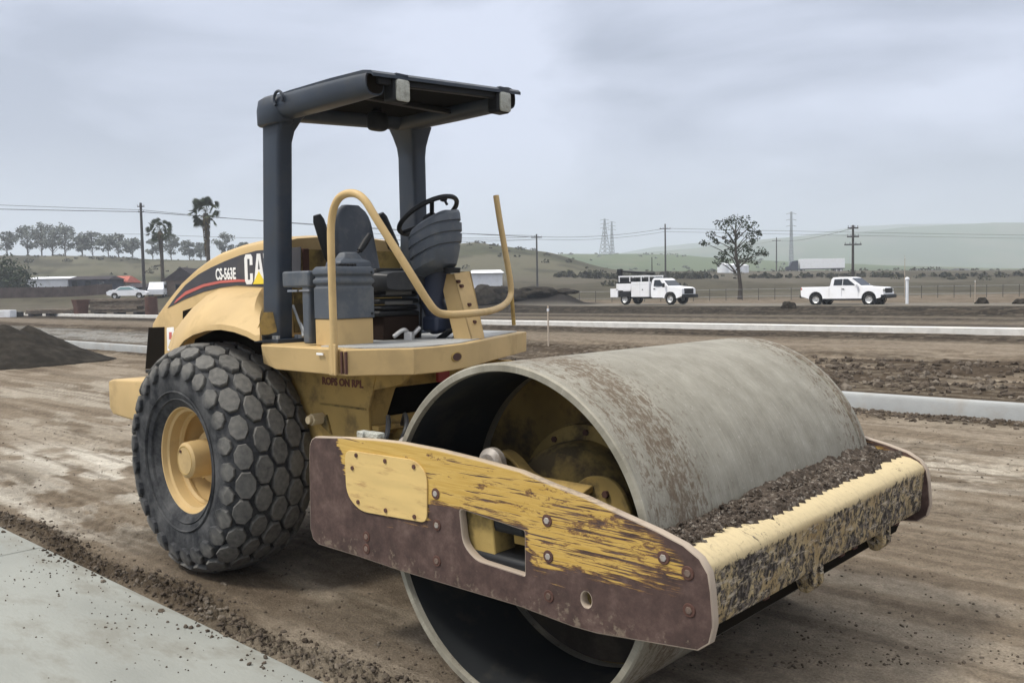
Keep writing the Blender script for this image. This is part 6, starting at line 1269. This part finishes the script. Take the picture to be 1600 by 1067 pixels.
def service_truck():
    root = local_thing('service_truck', 'white service truck with utility boxes and a crane on the road behind the roller', 'service truck')
    tuck = lambda z: 1 - max(0, z - 1.3) * .22; W = 1.0; xr, xf = -2.1, 2.2
    prof_ = [(.45, .62), (.42, 1.35), (.46, 1.95), (.56, 2.06), (1.25, 2.07), (1.45, 2.0), (1.98, 1.46), (2.2, 1.42), (3.05, 1.34), (3.25, 1.22), (3.28, .95), (3.26, .66)]
    under = [(2.95, .55)] + arch(xf, .54, .5) + [(1.5, .55), (.6, .55)]
    mb = MB(); body_loft(mb, prof_ + under, W, tuck); cab = mb.build('cab', m_truck, root, angle=30)
    for s in (-1, 1):
        f_ = lambda x, z, o: (x, s * (W * tuck(z) + o), z)
        mb = MB(); q = [(.66, 1.47), (.68, 1.94), (1.18, 1.94), (1.62, 1.45)]; mb.hexa([f_(x, z, -.02) for x, z in q], [f_(x, z, .01) for x, z in q]); mb.build('door_window', m_glass, cab)
        mb = MB(); mb.box((.75, s * (W + .012), 1.25), (.18, .03, .06)); mb.build('door_handle', m_blk, cab, bevel=.008)
        mb = MB(); mb.box((1.72, s * 1.18, 1.52), (.12, .22, .32)); mb.build('wing_mirror', m_blk, cab, bevel=.03)
        mb = MB(); mb.box((3.18, s * .82, 1.06), (.16, .26, .24)); mb.build('headlight', m_lens, cab, bevel=.03)
        for x in (xr, xf): wheel(root, x, s * .86, .44, .3)
        mb = MB(); mb.box((-.55, s * .90, 1.22), (1.7, .40, 1.2)); bx_ = mb.build('tool_box', m_truck, root, bevel=.02)
        mb = MB(); mb.box((-.55, s * 1.102, 1.62), (1.5, .006, .012)); mb.box((-.55, s * 1.102, 1.25), (.012, .006, 1.1)); build_each(mb, 'box_seam', m_galv, bx_); mb = MB(); mb.box((-.3, s * 1.11, 1.2), (.1, .02, .08)); mb.build('latch', m_blk, bx_)
        mb = MB(); mb.box((-2.15, s * .90, 1.42), (1.45, .40, .55)); mb.build('tool_box', m_truck, root, bevel=.02)
        mb = MB(); mb.box((-3.1, s * .90, .95), (.75, .40, .7)); mb.build('tool_box', m_truck, root, bevel=.02)
        mb = MB(); mb.extrude([(-2.7, .62), (-2.62, 1.08), (-1.55, 1.08), (-1.45, .62)], 'y', s * .99, s * 1.05); mb.build('mud_flap', m_blk, root)
        mb = MB(); mb.box((-1.2, s * .98, 2.28), (3.0, .08, .10)); mb.build('rack_rail', m_truck, root); mb = MB()
        for x in (-2.65, -1.6, -.5, .25): mb.box((x, s * .98, 2.05), (.06, .05, .40))
        build_each(mb, 'rack_post', m_truck, root)
    mb = MB(); mb.box((-1.5, 0, .80), (4.2, 1.4, .22)); mb.build('bed', m_blk, root); mb = MB(); mb.box((0, 0, .58), (5.6, .9, .2)); mb.build('chassis', m_blk, root)
    mb = MB(); mb.hexa([(1.46, -.82, 1.985), (1.46, .82, 1.985), (1.98, .90, 1.485), (1.98, -.90, 1.485)], [(1.44, -.82, 1.955), (1.44, .82, 1.955), (1.96, .90, 1.455), (1.96, -.90, 1.455)]); mb.build('windscreen', m_glass, cab)
    mb = MB(); mb.box((3.27, 0, 1.04), (.08, 1.3, .42)); mb.build('radiator_grille', m_blk, cab, bevel=.03)
    mb = MB(); mb.box((3.38, 0, .66), (.26, 2.0, .28)); mb.build('front_bumper', m_blk, cab, bevel=.04)
    mb = MB(); mb.box((-1.95, 0, 1.80), (1.7, 1.6, .72)); mb.box((-.3, 0, 1.92), (1.3, 1.5, .42)); build_each(mb, 'compressor', m_blk, root, bevel=.05)
    mb = MB(); mb.box((-2.95, -.45, 1.9), (.30, .30, 1.8)); mb.box((-2.95, -.45, 2.75), (.38, .34, .3)); mb.tube([(-2.95, -.45, 2.72), (.2, -.1, 2.48)], .10, 8); mb.build('crane', m_blk, root, bevel=.02)
    mb = MB(); mb.box((.5, 0, 2.13), (.2, 1.0, .1)); mb.build('beacon_bar', m_galv, cab)
    return root
def put(root, x, y, z, rz=0): root.location = (x, y, z); root.rotation_euler = (0, 0, rz)
ps = far(1325, 62); pk = pickup(); put(pk, ps.x, ps.y, z_at(1325, 476.5, 62))
zroad = z_at(1325, 476.5, 62)
ps = far(1022, 72); st = service_truck(); put(st, ps.x, ps.y, z_at(1022, 475.5, 72))
# far lorry with a white trailer
def lorry():
    root = local_thing('semi_truck', 'far lorry with a long white box trailer above the pickup truck', 'lorry')
    mb = MB(); mb.box((2.2, 0, 2.45), (12.6, 2.5, 2.8)); mb.build('trailer_box', m_truck, root, bevel=.04); mb = MB(); mb.box((2.2, 0, .95), (12.4, 2.3, .25)); mb.build('trailer_skirt', m_walld, root)
    mb = MB(); mb.extrude([(-7.9, .6), (-7.9, 1.7), (-6.9, 1.9), (-6.4, 3.2), (-5.0, 3.5), (-4.6, 3.4), (-4.6, .6)], 'y', -1.2, 1.2); mb.build('cab', m_walld, root, bevel=.08); mb = MB(); mb.box((-4.9, 0, .85), (3.2, 2.2, .4)); mb.build('chassis', m_blk, root)
    for x in (-7.0, -4.4, -3.2, 6.2, 7.4):
        for y in (-1.05, 1.05): wheel(root, x, y, .5, .3)
    return root
ps = far(1272, 262); lo = lorry(); put(lo, ps.x, ps.y, z_at(1272, 425.5, 262), math.atan2(RH.y, RH.x) - .12)
# white car in the yard
def car():
    root = local_thing('parked_car', 'white car parked behind the tall timber stack', 'car'); tuck = lambda z: 1 - max(0, z - .9) * .3
    prof_ = [(-2.2, .45), (-2.25, .8), (-1.9, 1.0), (-1.3, 1.05), (-.7, 1.42), (.3, 1.44), (1.1, 1.0), (1.9, .88), (2.2, .7), (2.2, .42)]; under = arch(1.35, .38, .34) + arch(-1.35, .38, .34)
    mb = MB(); body_loft(mb, prof_ + under, .88, tuck); b_ = mb.build('body', m_truck, root, angle=30)
    for s in (-1, 1):
        mb = MB(); q = [(-1.15, 1.05), (-.66, 1.36), (.26, 1.38), (.88, 1.03)]; f_ = lambda x, z, o: (x, s * (.88 * tuck(z) + o), z); mb.hexa([f_(x, z, -.02) for x, z in q], [f_(x, z, .01) for x, z in q]); mb.build('side_window', m_teal, b_)
        for x in (-1.35, 1.35): wheel(root, x, s * .78, .32, .2)
    mb = MB(); mb.hexa([(.34, -.70, 1.43), (.34, .70, 1.43), (1.08, .80, 1.02), (1.08, -.80, 1.02)], [(.32, -.70, 1.41), (.32, .70, 1.41), (1.06, .80, 1.0), (1.06, -.80, 1.0)]); mb.build('windscreen', m_teal, b_)
    return root
ps = far(203, 106); cr_ = car(); put(cr_, ps.x, ps.y, z_at(203, 466.5, 106), math.atan2(RH.y, RH.x) + .2)
# a second pale vehicle, half hidden by the hood
def van():
    root = local_thing('parked_van', 'pale van standing right of the white car, left of the brown house', 'van'); mb = MB(); prof_ = [(-2.3, .4), (-2.3, 1.9), (-2.1, 2.0), (.9, 2.0), (1.6, 1.25), (2.3, 1.05), (2.35, .4)]; body_loft(mb, prof_, .95, lambda z: 1 - max(0, z - 1.1) * .1); b_ = mb.build('body', m_wallw, root, angle=30)
    for s in (-1, 1):
        mb = MB(); mb.box((-.4, s * .93, 1.45), (2.6, .06, .45)); mb.build('side_window', m_glass, b_)
        for x in (-1.4, 1.4): wheel(root, x, s * .85, .34, .22)
    return root
ps = far(249, 116); v_ = van(); put(v_, ps.x, ps.y, z_at(249, 465, 116), math.atan2(-FH.y, -FH.x) + .25)

# ================================================================== small roadside things
def boulder(name, u, d, w_, h, label, m, cat, seed=1, group=None):
    p = gfar(u, d); bm = bmesh.new(); bmesh.ops.create_icosphere(bm, subdivisions=4, radius=1)
    for v in bm.verts: n = 1 + .28 * mnoise.noise(v.co * 1.6 + Vector((seed, 0, 0))) + .12 * mnoise.noise(v.co * 5 + Vector((0, seed, 0))); v.co = Vector((v.co.x * w_ / 2 * n, v.co.y * w_ / 2 * n, max(v.co.z * h * n, -.15)))
    me = bpy.data.meshes.new(name); bm.to_mesh(me); bm.free(); o = finish(me, name, m, None, angle=60); o.location = p; tag(o, label, cat, group)
m_dk = MATS['dark damp earth']
boulder('earth_mound', 1233, 58, 1.0, .45, 'small black earth mound just behind the pickup truck', m_dk, 'mound', 2)
boulder('earth_mound', 1535, 58, .75, .42, 'small dark mound by the road right of the marker post', m_dk, 'mound', 5)
boulder('earth_mound', 1597, 56, 1.1, .3, 'dark mound cut off by the right edge', m_dk, 'mound', 8)
for i, (u, v, s_) in enumerate([(758, 448, 3.2), (765, 446, 4.2), (790, 449, 4), (840, 447, 4.2), (878, 451, 3.0)]):
    boulder('spoil_heap', u, 80 + i, s_, z_at(u, v, 80 + i) - gfar(u, 80 + i).z, ['left spoil heap below the white building', 'dark spoil heap right below the white building', 'broad spoil heap behind the upright hand rail end', 'highest spoil heap at the foot of the pole right of the hand rail', 'last low spoil heap left of the service truck'][i], m_dk, 'mound', 11 + i, 'dark spoil heaps beyond the far kerb')
p = gfar(1418, 60); root = thing('marker_post', p, 'white marker post with a round top right of the pickup truck', 'post'); zt_ = far_z(1418, 433, 60); MB().cyl(p, Vector((p.x, p.y, zt_ - .22)), .10, 12).build('shaft', m_wallw, root); MB().lathe([(0, -.14), (.11, -.1), (.15, 0), (.11, .1), (0, .14)], axis='z', c=(p.x, p.y, zt_ - .13), n=16).build('cap', m_wallw, root)
for i, (u, d, v, lab) in enumerate([(857, 27, 478, 'thin wooden survey lath standing before the far kerb, right of the deck'), (1524, 62, 437, 'thin stake at the right beyond the road'), (1414, 75, 400, 'thin grey rod rising behind the marker post')]):
    p = gfar(u, d); zt_ = far_z(u, v, d); root = thing('survey_stake', p, lab, 'stake'); MB().box((p.x, p.y, (p.z + zt_) / 2 - .1), (.035, .035, zt_ - p.z + .2)).build('lath', mat('pale lath', (.40, .34, .28), .9), root); MB().box((p.x, p.y, zt_ - .12), (.05, .05, .08)).build('ribbon', m_wallw, root)

# ================================================================== the air
hb = MB(); hb.box((CAM.x + FH.x * 700, CAM.y + FH.y * 700, 74), (5200, 5200, 156)); hz_o = hb.build('haze', None, None, smooth=False); hz_o['kind'] = 'stuff'
hm = bpy.data.materials.new('haze'); hm.use_nodes = True; t = hm.node_tree; t.nodes.clear(); o_ = N(t, 'ShaderNodeOutputMaterial'); pv = N(t, 'ShaderNodeVolumePrincipled'); pv.inputs['Color'].default_value = (.80, .86, .95, 1); pv.inputs['Density'].default_value = .00062; pv.inputs['Anisotropy'].default_value = .2
t.links.new(pv.outputs[0], o_.inputs['Volume']); hz_o.data.materials.append(hm)
